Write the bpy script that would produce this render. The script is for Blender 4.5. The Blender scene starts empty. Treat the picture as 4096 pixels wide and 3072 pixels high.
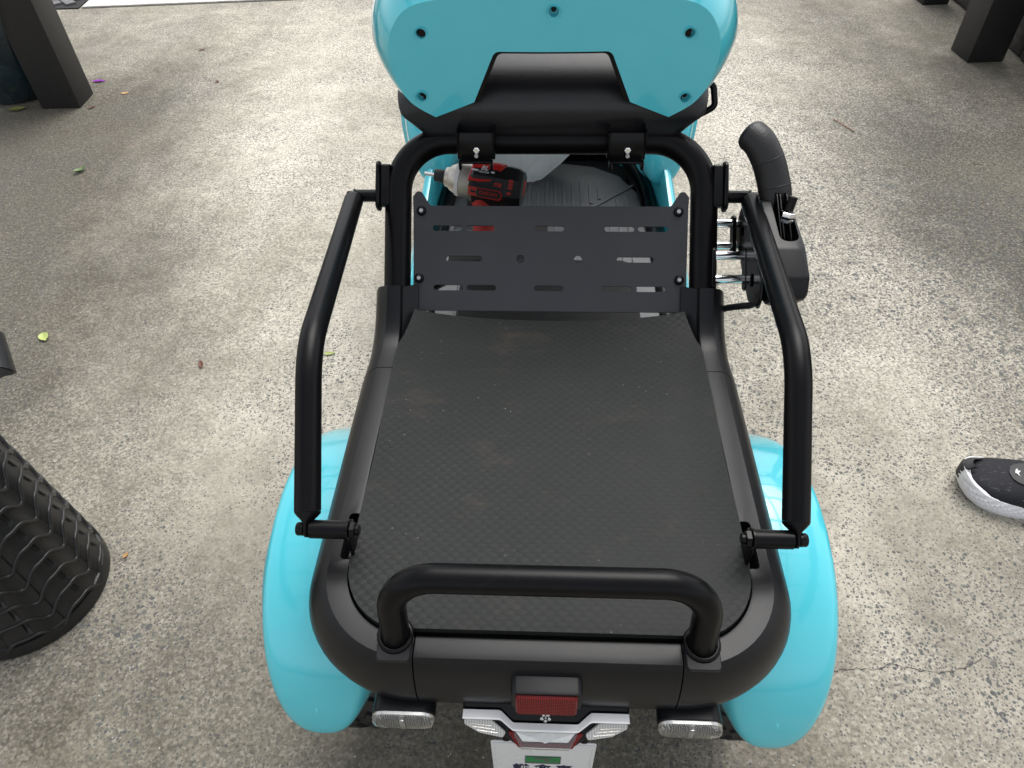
import bpy, bmesh, math, random
from mathutils import Vector, Matrix
random.seed(7)
S = bpy.context.scene
COL = S.collection
rad = math.radians

# ------------------------------------------------------------------ camera
cd = bpy.data.cameras.new('camera'); cam = bpy.data.objects.new('camera', cd); COL.objects.link(cam)
cd.sensor_width = 36.0; cd.lens = 36.0 * 710.0 / 1024.0; cd.clip_start = 0.02; cd.clip_end = 600
Rw = Matrix(((0.9991032, -0.0139874, 0.0399641), (0.0379444, 0.7146036, -0.6984998), (-0.0187883, 0.6993898, 0.7144934)))
cam.matrix_world = Matrix.Translation((-0.009, 0, 1.12)) @ Rw.to_4x4()
S.camera = cam
S.render.resolution_x = 1024; S.render.resolution_y = 768
# ------------------------------------------------------------------ world, sun, exposure
SUN_EL, SUN_AZ = 62, 20          # azimuth measured from +Y (ahead of the camera) towards +X
w = bpy.data.worlds.new('World'); S.world = w; w.use_nodes = True
wn = w.node_tree; bgn = wn.nodes['Background']
sky = wn.nodes.new('ShaderNodeTexSky'); sky.sky_type = 'NISHITA'; sky.sun_disc = False
sky.sun_elevation = rad(SUN_EL); sky.sun_rotation = rad(SUN_AZ); sky.air_density = 1.0; sky.dust_density = 4.0; sky.ozone_density = 1.0
hs = wn.nodes.new('ShaderNodeHueSaturation'); hs.inputs['Saturation'].default_value = 0.20
wn.links.new(sky.outputs[0], hs.inputs['Color']); wn.links.new(hs.outputs[0], bgn.inputs['Color'])
bgn.inputs['Strength'].default_value = 0.15
sd = bpy.data.lights.new('sun', 'SUN'); sd.energy = 0.9; sd.angle = rad(45); sd.color = (1.0, 0.97, 0.92)
so = bpy.data.objects.new('sun', sd); COL.objects.link(so)
sv = Vector((math.sin(rad(SUN_AZ)) * math.cos(rad(SUN_EL)), math.cos(rad(SUN_AZ)) * math.cos(rad(SUN_EL)), math.sin(rad(SUN_EL))))
so.rotation_euler = sv.to_track_quat('Z', 'Y').to_euler(); so.location = sv * 30
vs = S.view_settings; vs.view_transform = 'Standard'; vs.look = 'None'; vs.gamma = 1.0; vs.use_curve_mapping = False
vs.exposure = 0.84

# ------------------------------------------------------------------ node helpers
class NT:
    def __init__(s, name):
        s.m = bpy.data.materials.new(name); s.m.use_nodes = True; s.t = s.m.node_tree
        s.b = s.t.nodes['Principled BSDF']; s.tc = s.t.nodes.new('ShaderNodeTexCoord')
    def n(s, typ, **kw):
        x = s.t.nodes.new(typ)
        for k, v in kw.items(): setattr(x, k, v)
        return x
    def put(s, sock, v):
        if isinstance(v, bpy.types.NodeSocket): s.t.links.new(v, sock)
        elif v is not None:
            if sock.type == 'RGBA' and not isinstance(v, (int, float)) and len(v) == 3: v = (*v, 1)
            sock.default_value = v
    def co(s, scale=None, loc=(0, 0, 0), rot=(0, 0, 0)):
        if scale is None and loc == (0, 0, 0) and rot == (0, 0, 0): return s.tc.outputs['Object']
        mp = s.n('ShaderNodeMapping'); s.t.links.new(s.tc.outputs['Object'], mp.inputs['Vector'])
        if scale is not None: mp.inputs['Scale'].default_value = (scale, scale, scale) if isinstance(scale, (int, float)) else scale
        mp.inputs['Location'].default_value = loc; mp.inputs['Rotation'].default_value = rot
        return mp.outputs[0]
    def noise(s, scale, detail=4, rough=0.55, vec=None, dist=0.0):
        x = s.n('ShaderNodeTexNoise'); s.put(x.inputs['Vector'], vec if vec is not None else s.tc.outputs['Object'])
        x.inputs['Scale'].default_value = scale; x.inputs['Detail'].default_value = detail; x.inputs['Roughness'].default_value = rough
        x.inputs['Distortion'].default_value = dist
        return x.outputs['Fac']
    def vor(s, scale, feature='F1', vec=None, out='Distance', rnd=1.0):
        x = s.n('ShaderNodeTexVoronoi', feature=feature); s.put(x.inputs['Vector'], vec if vec is not None else s.tc.outputs['Object'])
        x.inputs['Scale'].default_value = scale; x.inputs['Randomness'].default_value = rnd
        return x.outputs[out]
    def ramp(s, fac, *stops):
        x = s.n('ShaderNodeValToRGB'); s.put(x.inputs[0], fac); e = x.color_ramp.elements
        while len(e) < len(stops): e.new(0.5)
        for i, (p, c) in enumerate(stops):
            e[i].position = p; e[i].color = (c, c, c, 1) if isinstance(c, (int, float)) else (*c, 1)
        return x.outputs[0]
    def mix(s, fac, a, b, mode='MIX'):
        x = s.n('ShaderNodeMix', data_type='RGBA', blend_type=mode)
        s.put(x.inputs[0], fac); s.put(x.inputs[6], a if not isinstance(a, (int, float)) else (a, a, a)); s.put(x.inputs[7], b if not isinstance(b, (int, float)) else (b, b, b))
        return x.outputs[2]
    def math(s, op, a, b=None, c=None, clamp=False):
        x = s.n('ShaderNodeMath', operation=op, use_clamp=clamp); s.put(x.inputs[0], a)
        if b is not None: s.put(x.inputs[1], b)
        if c is not None: s.put(x.inputs[2], c)
        return x.outputs[0]
    def sep(s, vec=None):
        x = s.n('ShaderNodeSeparateXYZ'); s.put(x.inputs[0], vec if vec is not None else s.tc.outputs['Object']); return x.outputs
    def bump(s, h, strength=0.3, dist=0.002, nrm=None):
        x = s.n('ShaderNodeBump'); s.put(x.inputs['Height'], h); x.inputs['Strength'].default_value = strength; x.inputs['Distance'].default_value = dist
        if nrm is not None: s.put(x.inputs['Normal'], nrm)
        s.t.links.new(x.outputs[0], s.b.inputs['Normal']); return x.outputs[0]
    def set(s, color=None, rough=None, metal=None, spec=None, coat=None, coat_rough=None, trans=None, ior=None, sheen=None):
        for k, v in (('Base Color', color), ('Roughness', rough), ('Metallic', metal), ('Specular IOR Level', spec), ('Coat Weight', coat),
                     ('Coat Roughness', coat_rough), ('Transmission Weight', trans), ('IOR', ior), ('Sheen Weight', sheen)):
            if v is not None: s.put(s.b.inputs[k], v)
        return s.m

M = {}
def plain(key, color, rough=0.5, metal=0.0, bump=None, var=0.12, vscale=25, **kw):
    t = NT(key); nz = t.noise(vscale, 3)
    dark = tuple(c * (1 - var) for c in color); lite = tuple(min(1, c * (1 + var)) for c in color)
    c = t.mix(nz, dark, lite)
    r = t.math('MULTIPLY_ADD', t.noise(vscale * 3, 4), 0.16, rough - 0.08)
    if bump: t.bump(t.noise(bump[0], 3), bump[1], bump[2])
    M[key] = t.set(c, r, metal, **kw); return M[key]

def mat_plastic(key, col, rough, dust=0.35, spec=0.34):
    # moulded black plastic: fine grain, water marks, dust specks
    t = NT(key)
    big = t.noise(9, 5, 0.6); rings = t.vor(22, 'DISTANCE_TO_EDGE', vec=t.co(1.0, (0.3, .1, 0)))
    mark = t.ramp(rings, (0.0, 0.7), (0.05, 0.0)); mark = t.math('MULTIPLY', mark, t.ramp(t.noise(5, 2), (0.55, 0.0), (0.7, 0.6)))
    base = t.mix(big, tuple(c * .75 for c in col), tuple(c * 1.35 for c in col))
    base = t.mix(t.math('MULTIPLY', mark, 0.12), base, (0.10, 0.10, 0.11))
    spk = t.ramp(t.vor(170, vec=t.co()), (0.03, 1.0), (0.055, 0.0)); spk = t.math('MULTIPLY', spk, t.ramp(t.noise(30, 2), (0.6, 0.0), (0.66, 1.0)))
    base = t.mix(t.math('MULTIPLY', spk, dust), base, (0.45, 0.44, 0.42))
    r = t.math('MULTIPLY_ADD', big, 0.14, rough - 0.07); r = t.math('ADD', r, t.math('MULTIPLY', mark, 0.08))
    t.bump(t.noise(900, 2), 0.09, 0.0006)
    M[key] = t.set(base, r, spec=spec); return M[key]
mat_plastic('black_plastic', (0.0055, 0.006, 0.0075), 0.34, .35, .28)
mat_plastic('tube_paint', (0.0028, 0.0028, 0.0034), 0.30, 0.2, .16)
mat_plastic('plate_paint', (0.026, 0.027, 0.032), 0.46, 0.3, .4)
mat_plastic('gloss_black', (0.0025, 0.0025, 0.003), 0.2, 0.1, .2)
plain('dark_void', (0.006, 0.006, 0.006), 0.8)
plain('rubber_tyre', (0.014, 0.014, 0.014), 0.62, bump=(300, .2, .001))
plain('chrome', (0.75, 0.76, 0.78), 0.12, 1.0, var=0.05)
plain('zinc', (0.45, 0.47, 0.48), 0.3, 1.0, var=0.2)
plain('cast_aluminium', (0.50, 0.47, 0.42), 0.38, 0.85, bump=(240, .2, .0006), var=.25)
plain('leather', (0.008, 0.008, 0.009), 0.45, bump=(420, .5, .0008))
plain('white_plastic', (0.80, 0.81, 0.83), 0.25, var=.03)
plain('red_plastic', (0.56, 0.022, 0.02), 0.38, var=.15)
plain('red_rubber', (0.42, 0.022, 0.016), 0.6, var=.2)
plain('black_rubber', (0.007, 0.007, 0.008), 0.5, bump=(300, .2, .0006))
plain('green_sticker', (0.01, 0.22, 0.06), 0.4, var=.08)
plain('grey_sticker', (0.10, 0.105, 0.10), 0.4, var=.1)
plain('navy_ink', (0.012, 0.014, 0.05), 0.5, var=.05)
plain('print_white', (0.72, 0.72, 0.72), 0.5, var=.04)
plain('print_red', (0.36, 0.02, 0.015), 0.5, var=.04)
plain('reflector_chrome', (0.80, 0.79, 0.76), 0.16, .65, var=.15, vscale=260)

def mat_turquoise():
    t = NT('turquoise'); nz = t.noise(6, 3)
    c = t.mix(nz, (0.070, 0.55, 0.65), (0.078, 0.58, 0.69))
    # scuffs and dirt near the low ends
    x, y, z = t.sep()
    sc = t.ramp(t.noise(26, 6, 0.7, vec=t.co((1, 1, 3.5)), dist=.6), (0.70, 0.0), (0.735, 1.0))
    low = t.ramp(z, (0.25, 1.0), (0.36, 0.0))
    scm = t.math('MULTIPLY', sc, low)
    spk = t.ramp(t.vor(120), (0.02, 1.0), (0.045, 0.0)); spk = t.math('MULTIPLY', spk, t.ramp(t.noise(22, 2), (0.60, 0.0), (0.68, 0.8)))
    c = t.mix(t.math('MULTIPLY', t.math('MAXIMUM', scm, spk), 0.75), c, (0.05, 0.07, 0.07))
    t.bump(t.noise(60, 2), 0.02, 0.001)
    M['turquoise'] = t.set(c, 0.20, coat=0.9, coat_rough=0.03)
mat_turquoise()

def mat_mat():
    # foam mat embossed with rows of concentric fans
    t = NT('deck_mat'); x, y, z = t.sep(); W = 0.0118; s = 0.44; Rr = 0.54
    u = t.math('DIVIDE', x, W); v = t.math('DIVIDE', y, W)
    row = t.math('FLOOR', t.math('DIVIDE', v, s))
    ds, ms = [], []
    for m in (-1, 0):
        k = t.math('ADD', row, float(m)); yk = t.math('MULTIPLY', k, s); dy = t.math('SUBTRACT', v, yk)
        off = t.math('MULTIPLY', t.math('FLOORED_MODULO', k, 2.0), 0.5)
        uu = t.math('ADD', u, off); dx = t.math('SUBTRACT', uu, t.math('ROUND', uu))
        d = t.math('SQRT', t.math('ADD', t.math('MULTIPLY', dx, dx), t.math('MULTIPLY', dy, dy)))
        ds.append(d); ms.append(t.math('LESS_THAN', d, Rr))
    d = t.math('ADD', t.math('MULTIPLY', ds[0], ms[0]), t.math('MULTIPLY', ds[1], t.math('SUBTRACT', 1.0, ms[0])))
    ring = t.math('SINE', t.math('MULTIPLY', d, 60.0))
    h = t.math('ADD', t.math('MULTIPLY', ring, 0.012), t.math('MULTIPLY', t.math('SUBTRACT', 1.0, d), 1.0))
    h = t.math('ADD', h, t.math('MULTIPLY', t.noise(7, 3), 1.5))
    t.bump(h, 1.0, 0.0021)
    fine = t.noise(420, 2); big = t.noise(5, 5, .65)
    c = t.mix(big, (0.0125, 0.0142, 0.0136), (0.0225, 0.0250, 0.0238))
    c = t.mix(t.math('MULTIPLY', t.math('ADD', ring, 1.0), 0.16), c, (0.009, 0.010, 0.010))
    brn = t.math('MULTIPLY', t.ramp(t.noise(11, 5, .7, vec=t.co((1, 1.8, 1))), (0.58, 0.0), (0.72, 1.0)), 0.30)
    c = t.mix(brn, c, (0.085, 0.06, 0.045))
    spk = t.ramp(t.vor(95), (0.035, 1.0), (0.06, 0.0)); spk = t.math('MULTIPLY', spk, t.ramp(t.noise(14, 2), (0.50, 0.0), (0.60, 1.0)))
    c = t.mix(t.math('MULTIPLY', spk, 0.8), c, (0.42, 0.40, 0.36))
    M['deck_mat'] = t.set(c, t.math('MULTIPLY_ADD', big, 0.25, 0.48), spec=.26)
mat_mat()

def mat_concrete():
    t = NT('weathered_concrete'); x, y, z = t.sep()
    def blob(cx, cy, rx, ry):
        a = t.math('DIVIDE', t.math('SUBTRACT', x, cx), rx); b = t.math('DIVIDE', t.math('SUBTRACT', y, cy), ry)
        q = t.math('ADD', t.math('MULTIPLY', a, a), t.math('MULTIPLY', b, b))
        return t.math('EXPONENT', t.math('MULTIPLY', q, -1.0))
    # worn, washed-clean lanes (wheel tracks) against dirt, moss and painted shade
    def tot(bl):
        r = None
        for cx, cy, rx, ry, am in bl:
            q = t.math('MULTIPLY', blob(cx, cy, rx, ry), am); r = q if r is None else t.math('ADD', r, q)
        return r
    lane = tot(((-.85, 2.6, .45, 1.3, .95), (-.48, 1.2, .22, .7, .8), (.62, 2.2, .38, 1.2, 1.0), (.72, 1.15, .35, .45, .5), (.85, .35, .5, .4, .35), (-1.55, 3.3, .5, .5, .4)))
    dirt_shade = tot(((-1.65, 2.0, .5, .9, 1.0), (-1.25, 1.15, .35, .6, .45),  (1.38, 1.75, .45, .55, 1.25), (-.55, .28, .4, .4, .5), (1.7, 2.75, .35, .5, .6), (0.0, .25, .5, .3, .4)))  # last blob paints in the shade on the ground under the tail
    n1 = t.noise(1.5, 4, .62, vec=t.co((1.5, .62, 1), rot=(0, 0, .12))); n2 = t.noise(6.5, 4, .65); n3 = t.noise(28, 3, .7)
    L = t.math('ADD', t.math('MULTIPLY_ADD', n1, 2.0, -1.0), t.math('MULTIPLY_ADD', n2, 1.4, -0.7))
    L = t.math('ADD', L, t.math('MULTIPLY_ADD', n3, 0.7, -0.35))
    L = t.math('ADD', L, t.math('SUBTRACT', lane, t.math('MULTIPLY', dirt_shade, 1.15)))
    L = t.math('MULTIPLY_ADD', L, 0.54, 0.37, clamp=True)
    cem = t.ramp(L, (0.0, (0.115, 0.104, 0.080)), (0.33, (0.225, 0.207, 0.165)), (0.62, (0.37, 0.342, 0.280)), (1.0, (0.61, 0.57, 0.485)))
    # hue drift: olive and rust
    cem = t.mix(t.ramp(t.noise(2.3, 2), (0.5, 0.0), (0.75, 0.45)), cem, (0.22, 0.21, 0.15), 'MIX')
    cem = t.mix(t.ramp(t.noise(9, 3), (0.66, 0.0), (0.8, 0.35)), cem, (0.30, 0.22, 0.155))
    # sand grain: rough where the skin has washed off, smooth and tight in the trowelled middle
    rough = t.math('ADD', t.math('MULTIPLY_ADD', t.noise(1.9, 3, .6), 1.6, -.52), tot(((1.3, 1.5, .7, .9, .65), (.7, 2.6, .8, .9, .5), (-.9, 2.9, .9, .9, .35), (-1.0, .8, .5, .6, .15), (-.3, 1.0, .5, .9, -.25), (.75, .8, .35, .7, -.3))))
    rough = t.math('MULTIPLY_ADD', rough, .85, .30, clamp=True)
    gr = lambda m: t.math('MULTIPLY', m, rough)
    g2 = t.noise(135, 3, .75)
    cem = t.mix(gr(t.ramp(g2, (0.30, 0.95), (0.50, 0.0))), cem, t.mix(L, (0.042, 0.040, 0.035), (0.16, 0.152, 0.132)))
    cem = t.mix(gr(t.ramp(g2, (0.50, 0.0), (0.66, 0.9))), cem, t.mix(L, (0.22, 0.204, 0.166), (0.76, 0.715, 0.615)))
    vg = t.n('ShaderNodeSeparateColor'); t.put(vg.inputs[0], t.vor(235, vec=t.co((1, 1, .001)), out='Color'))
    cem = t.mix(gr(t.ramp(vg.outputs[0], (0.0, 0.85), (0.34, 0.0))), cem, t.mix(L, (0.045, 0.043, 0.037), (0.17, 0.162, 0.142)))
    cem = t.mix(gr(t.ramp(vg.outputs[0], (0.68, 0.0), (0.97, 0.85))), cem, t.mix(L, (0.26, 0.242, 0.198), (0.78, 0.735, 0.635)))
    # aggregate, three sizes, more of it laid bare where the surface is washed out
    expo = t.math('ADD', t.math('MULTIPLY', t.noise(3.2, 3, .6), 1.1), t.math('MULTIPLY', blob(1.25, 1.35, 0.55, 0.75), 0.28))
    expo = t.math('ADD', expo, t.math('MULTIPLY', blob(0.55, 2.2, 0.8, 1.6), 0.10))
    stone = None; hs_ = None
    for sc, th, lim, vo in ((62, 0.30, 0.64, (0, 0, 0)), (115, 0.33, 0.52, (3, 1, 0)), (210, 0.36, 0.42, (7, 2, 0))):
        wv = t.n('ShaderNodeMix', data_type='VECTOR'); wv.inputs[0].default_value = 0.12 / sc * 4
        mp = t.co((1, 1, 0.001), vo)
        nzc = t.n('ShaderNodeTexNoise'); t.put(nzc.inputs['Vector'], mp); nzc.inputs['Scale'].default_value = sc * 1.3
        t.put(wv.inputs[4], mp); t.put(wv.inputs[5], nzc.outputs['Color'])
        vv = wv.outputs[1]
        dd = t.vor(sc, vec=vv); cc = t.vor(sc, vec=vv, out='Color')
        cx = t.n('ShaderNodeSeparateColor'); t.put(cx.inputs[0], cc)
        rsz = t.math('MULTIPLY_ADD', cx.outputs[0], 0.22, th - 0.12)
        inside = t.ramp(t.math('SUBTRACT', rsz, dd), (0.0, 0.0), (0.07, 1.0))
        on = t.ramp(t.math('ADD', expo, t.math('MULTIPLY', cx.outputs[1], 0.25)), (lim + .20, 0.0), (lim + .30, 1.0))
        msk = t.math('MULTIPLY', inside, on)
        scol = t.ramp(cx.outputs[2], (0.0, (0.055, 0.062, 0.066)), (0.45, (0.095, 0.10, 0.10)), (0.75, (0.15, 0.15, 0.135)), (0.9, (0.23, 0.19, 0.145)), (1.0, (0.30, 0.29, 0.27)))
        cem = t.mix(t.math('MULTIPLY', msk, 0.88), cem, scol)
        hs_ = msk if hs_ is None else t.math('MAXIMUM', hs_, msk)
    # bright quartz flecks and black pits
    fl = t.ramp(t.vor(75, vec=t.co((1, 1, .001), (11, 5, 0))), (0.06, 1.0), (0.10, 0.0)); fl = t.math('MULTIPLY', fl, t.ramp(t.noise(40, 2), (0.54, 0), (0.6, 1)))
    cem = t.mix(t.math('MULTIPLY', fl, 0.75), cem, (0.72, 0.70, 0.65))
    pit = t.ramp(t.vor(48, vec=t.co((1, 1, .001), (21, 5, 0))), (0.05, 1.0), (0.09, 0.0)); pit = t.math('MULTIPLY', pit, t.ramp(t.noise(30, 2), (0.56, 0), (0.62, 1)))
    cem = t.mix(t.math('MULTIPLY', pit, 0.7), cem, (0.04, 0.038, 0.034))
    h = g2
    t.bump(h, 0.6, 0.0022)
    M['weathered_concrete'] = t.set(cem, t.math('MULTIPLY_ADD', hs_, -0.2, 0.86), spec=0.35)
mat_concrete()

def mat_wood():
    t = NT('dark_timber')
    g = t.noise(14, 8, .65, vec=t.co((6, 6, 0.5)), dist=.3); f = t.noise(60, 4, .6, vec=t.co((5, 5, .35)))
    c = t.mix(g, (0.008, 0.008, 0.009), (0.024, 0.023, 0.024)); c = t.mix(t.math('MULTIPLY', f, .35), c, (0.04, 0.038, 0.038))
    x, y, z = t.sep()
    flake = t.ramp(t.noise(17, 6, .7, vec=t.co((1, 1, .6))), (0.63, 0.0), (0.66, 1.0)); flake = t.math('MULTIPLY', flake, t.ramp(z, (0.0, 0.9), (0.35, 0.0)))
    c = t.mix(flake, c, (0.005, 0.005, 0.005))
    spl = t.ramp(t.noise(33, 4, .6, vec=t.co((1, 1, .8), (4, 2, 1))), (0.71, 0.0), (0.74, 1.0)); c = t.mix(t.math('MULTIPLY', spl, .5), c, (0.30, 0.29, 0.27))
    t.bump(t.math('ADD', f, t.math('MULTIPLY', flake, -1.2)), 0.35, 0.003)
    M['dark_timber'] = t.set(c, 0.48)
mat_wood()

def mat_glaze():
    t = NT('teal_glaze'); n = t.noise(5, 6, .65, dist=1.2)
    c = t.ramp(n, (0.3, (0.008, 0.014, 0.017)), (0.55, (0.014, 0.032, 0.042)), (0.72, (0.045, 0.085, 0.10)))
    M['teal_glaze'] = t.set(c, 0.22, coat=.5); t.bump(t.noise(30, 3), .1, .003)
mat_glaze()
def mat_stone():
    t = NT('brown_stone'); n = t.noise(18, 8, .7); n2 = t.noise(4, 3)
    c = t.ramp(n, (0.25, (0.022, 0.018, 0.016)), (0.5, (0.06, 0.05, 0.045)), (0.75, (0.12, 0.105, 0.095)))
    c = t.mix(t.ramp(n2, (0.5, 0), (0.7, .5)), c, (0.035, 0.033, 0.034)); t.bump(n, .6, .006)
    M['brown_stone'] = t.set(c, 0.8)
mat_stone()
def mat_pale():
    t = NT('pale_concrete'); n = t.noise(12, 8, .7); c = t.ramp(n, (0.25, (0.38, 0.37, 0.35)), (0.7, (0.66, 0.65, 0.63)))
    c = t.mix(t.ramp(t.noise(190, 3), (0.55, 0), (0.7, .6)), c, (0.25, 0.24, 0.23)); t.bump(t.noise(170, 3), .5, .002)
    M['pale_concrete'] = t.set(c, .85)
mat_pale()
def mat_bag():
    t = NT('thin_plastic'); n = t.noise(9, 5, .6)
    c = t.mix(n, (0.78, 0.79, 0.79), (0.86, 0.86, 0.86)); t.bump(t.noise(14, 6, .65, vec=t.co((2.2, 1, .5)), dist=.8), 1.0, .02)
    M['thin_plastic'] = t.set(c, 0.35)
    tr = t.n('ShaderNodeBsdfTranslucent'); t.put(tr.inputs['Color'], (0.96, 0.96, 0.96)); mx = t.n('ShaderNodeMixShader'); mx.inputs[0].default_value = .6
    out = [n for n in t.t.nodes if n.type == 'OUTPUT_MATERIAL'][0]
    t.t.links.new(t.b.outputs[0], mx.inputs[1]); t.t.links.new(tr.outputs[0], mx.inputs[2]); t.t.links.new(mx.outputs[0], out.inputs['Surface'])
mat_bag()
def mat_lens(key, col, rough, sx, dark, bs=.5):
    t = NT(key); x, y, z = t.sep(); st = t.math('SINE', t.math('MULTIPLY', x, sx)); st2 = t.math('SINE', t.math('MULTIPLY', z, sx * .8))
    c = t.mix(t.math('MULTIPLY_ADD', st, .5, .5), col, dark); t.bump(t.math('ADD', st, t.math('MULTIPLY', st2, .4)), bs, .0008)
    M[key] = t.set(c, rough, coat=.8 if key != 'red_lens' else .1, coat_rough=.04, spec=.5 if key != 'red_lens' else .25)
mat_lens('red_lens', (0.26, 0.008, 0.010), 0.30, 3400, (0.07, 0.002, 0.003))
mat_lens('clear_lens', (0.55, 0.55, 0.53), 0.14, 2600, (0.34, 0.34, 0.33), .10)
plain('strip_sky_white', (0.95, 0.955, 0.96), 0.22, var=.01, coat=.6)  # white base paints in the bright sky mirrored by the clear strip
plain('floor_rubber', (0.095, 0.10, 0.104), 0.5, bump=(120, .15, .001), var=.3, vscale=12)
def mat_glass():
    t = NT('clear_cover'); M['clear_cover'] = t.set((0.95, 0.96, 0.96), 0.04, trans=1.0, ior=1.45)
mat_glass()
def mat_fabric():
    t = NT('seat_vinyl'); n = t.noise(700, 2); t.bump(n, .35, .0008)
    x, y, z = t.sep(); spk = t.ramp(t.vor(110), (0.02, 1.0), (0.045, 0.0)); spk = t.math('MULTIPLY', spk, t.ramp(t.noise(22, 2), (0.60, 0.0), (0.68, 0.8)))
    M['seat_vinyl'] = t.set(t.mix(t.math('MULTIPLY', spk, .5), (0.012, 0.012, 0.014), (0.4, 0.4, 0.38)), 0.38)
mat_fabric()
def mat_knit():
    t = NT('shoe_knit'); x, y, z = t.sep(); w1 = t.noise(60, 3, .6, vec=t.co((1, 14, 6), rot=(0, 0, .35)))
    c = t.mix(w1, (0.003, 0.0035, 0.006), (0.010, 0.011, 0.018)); sp = t.ramp(t.noise(130, 2, .5, vec=t.co((.6, 2.4, 1), rot=(0, 0, .35))), (0.64, 0), (0.68, 1))
    c = t.mix(t.math('MULTIPLY', sp, .35), c, (0.13, 0.13, 0.14)); t.bump(w1, .6, .0015); M['shoe_knit'] = t.set(c, .75)
mat_knit()
def mat_foam():
    t = NT('shoe_foam'); n = t.noise(40, 5, .7); x, y, z = t.sep()
    c = t.mix(t.ramp(n, (0.52, 0), (0.8, .4)), (0.82, 0.82, 0.85), (0.5, 0.49, 0.47)); M['shoe_foam'] = t.set(c, .6); t.bump(n, .15, .002)
mat_foam()
def mat_tread():
    t = NT('tread_rubber'); n = t.noise(16, 5, .65); sc = t.ramp(t.noise(55, 4, .7, vec=t.co((1, 1, 3)), dist=1.5), (0.66, 0), (0.70, 1))
    c = t.mix(n, (0.007, 0.007, 0.0075), (0.014, 0.014, 0.0145)); c = t.mix(t.math('MULTIPLY', sc, .18), c, (0.09, 0.09, 0.09)); M['tread_rubber'] = t.set(c, t.math('MULTIPLY_ADD', n, .2, .32))
    t.bump(t.noise(120, 4), .12, .002)
mat_tread()
def mat_leaf(key, a, b):
    t = NT(key); M[key] = t.set(t.mix(t.noise(60, 4), a, b), .5)
mat_leaf('leaf_green', (0.09, 0.17, 0.05), (0.17, 0.26, 0.10)); mat_leaf('leaf_lime', (0.34, 0.42, 0.10), (0.50, 0.56, 0.20))
mat_leaf('leaf_brown', (0.10, 0.035, 0.02), (0.20, 0.08, 0.045)); mat_leaf('petal_purple', (0.33, 0.04, 0.50), (0.48, 0.08, 0.66))
mat_leaf('leaf_orange', (0.42, 0.22, 0.07), (0.55, 0.33, 0.14)); mat_leaf('dry_twig', (0.26, 0.13, 0.08), (0.36, 0.2, 0.13)); mat_leaf('leaf_olive', (0.16, 0.17, 0.05), (0.24, 0.24, 0.09))
def mat_translucent():
    t = NT('roof_sheet'); M['roof_sheet'] = t.set((0.85, 0.87, 0.88), .5)
    t.put(t.b.inputs['Transmission Weight'], .0)
mat_translucent()
plain('paver', (0.14, 0.135, 0.14), 0.75, bump=(160, .4, .002), var=.3, vscale=14)
plain('patch_rubber', (0.03, 0.03, 0.032), 0.6)
plain('trouser', (0.02, 0.022, 0.03), 0.85, bump=(500, .3, .001))

# ------------------------------------------------------------------ geometry helpers
def link(name, me, mat=None, parent=None, smooth=None):
    o = bpy.data.objects.new(name, me); COL.objects.link(o)
    if mat is not None and not me.materials: me.materials.append(M[mat])
    if parent is not None:
        o.parent = parent
        if parent.type == 'EMPTY': o.location = -parent.location
    if smooth is not None:
        me.shade_smooth()
        if smooth < 180: me.set_sharp_from_angle(angle=rad(smooth))
    return o
def bm_obj(name, bm, mat, parent=None, smooth=35):
    bmesh.ops.recalc_face_normals(bm, faces=bm.faces)
    me = bpy.data.meshes.new(name); bm.to_mesh(me); bm.free(); return link(name, me, mat, parent, smooth)
def py_obj(name, v, f, mat, parent=None, smooth=35, flip=None):
    me = bpy.data.meshes.new(name); me.from_pydata([tuple(p) for p in v], [], f); me.validate()
    bm = bmesh.new(); bm.from_mesh(me); bmesh.ops.remove_doubles(bm, verts=bm.verts, dist=1e-6); bmesh.ops.recalc_face_normals(bm, faces=bm.faces); bm.to_mesh(me); bm.free()
    return link(name, me, mat, parent, smooth)
def empty(name, loc):
    o = bpy.data.objects.new(name, None); COL.objects.link(o); o.location = loc; o.empty_display_size = .05; return o
def tag(o, label=None, cat=None, group=None, kind=None):
    if label: o['label'] = label
    if cat: o['category'] = cat
    if group: o['group'] = group
    if kind: o['kind'] = kind
    return o
def fillet(pts, r, n=8, closed=False):
    pts = [Vector(p) for p in pts]; out = []; N = len(pts)
    rs = r if isinstance(r, (list, tuple)) else [r] * N
    for i, p in enumerate(pts):
        if not closed and i in (0, N - 1): out.append(p); continue
        a, b = pts[i - 1], pts[(i + 1) % N]; u, v = (a - p), (b - p); lu, lv = u.length, v.length; u.normalize(); v.normalize()
        ang = u.angle(v)
        if ang > math.pi - 1e-3 or rs[i] <= 0: out.append(p); continue
        t = min(rs[i] / math.tan(ang / 2), lu * .49, lv * .49); rr = t * math.tan(ang / 2)
        c = p + (u + v).normalized() * (rr / math.sin(ang / 2)); s, e = p + u * t - c, p + v * t - c
        w_ = s.angle(e)
        for k in range(n + 1):
            q = k / n; out.append(c + (s * math.sin((1 - q) * w_) + e * math.sin(q * w_)) / math.sin(w_))
    return out
def loft(rings, closed_ring=True, cap=(True, True), closed_path=False):
    v = [p for r in rings for p in r]; n = len(rings[0]); f = []; m = len(rings)
    for i in range(m if closed_path else m - 1):
        j = (i + 1) % m
        for k in range(n if closed_ring else n - 1):
            l = (k + 1) % n; f.append((i * n + k, i * n + l, j * n + l, j * n + k))
    if closed_ring and not closed_path:
        if cap[0]: f.append(tuple(range(n))[::-1])
        if cap[1]: f.append(tuple((m - 1) * n + k for k in range(n)))
    return v, f
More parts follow.
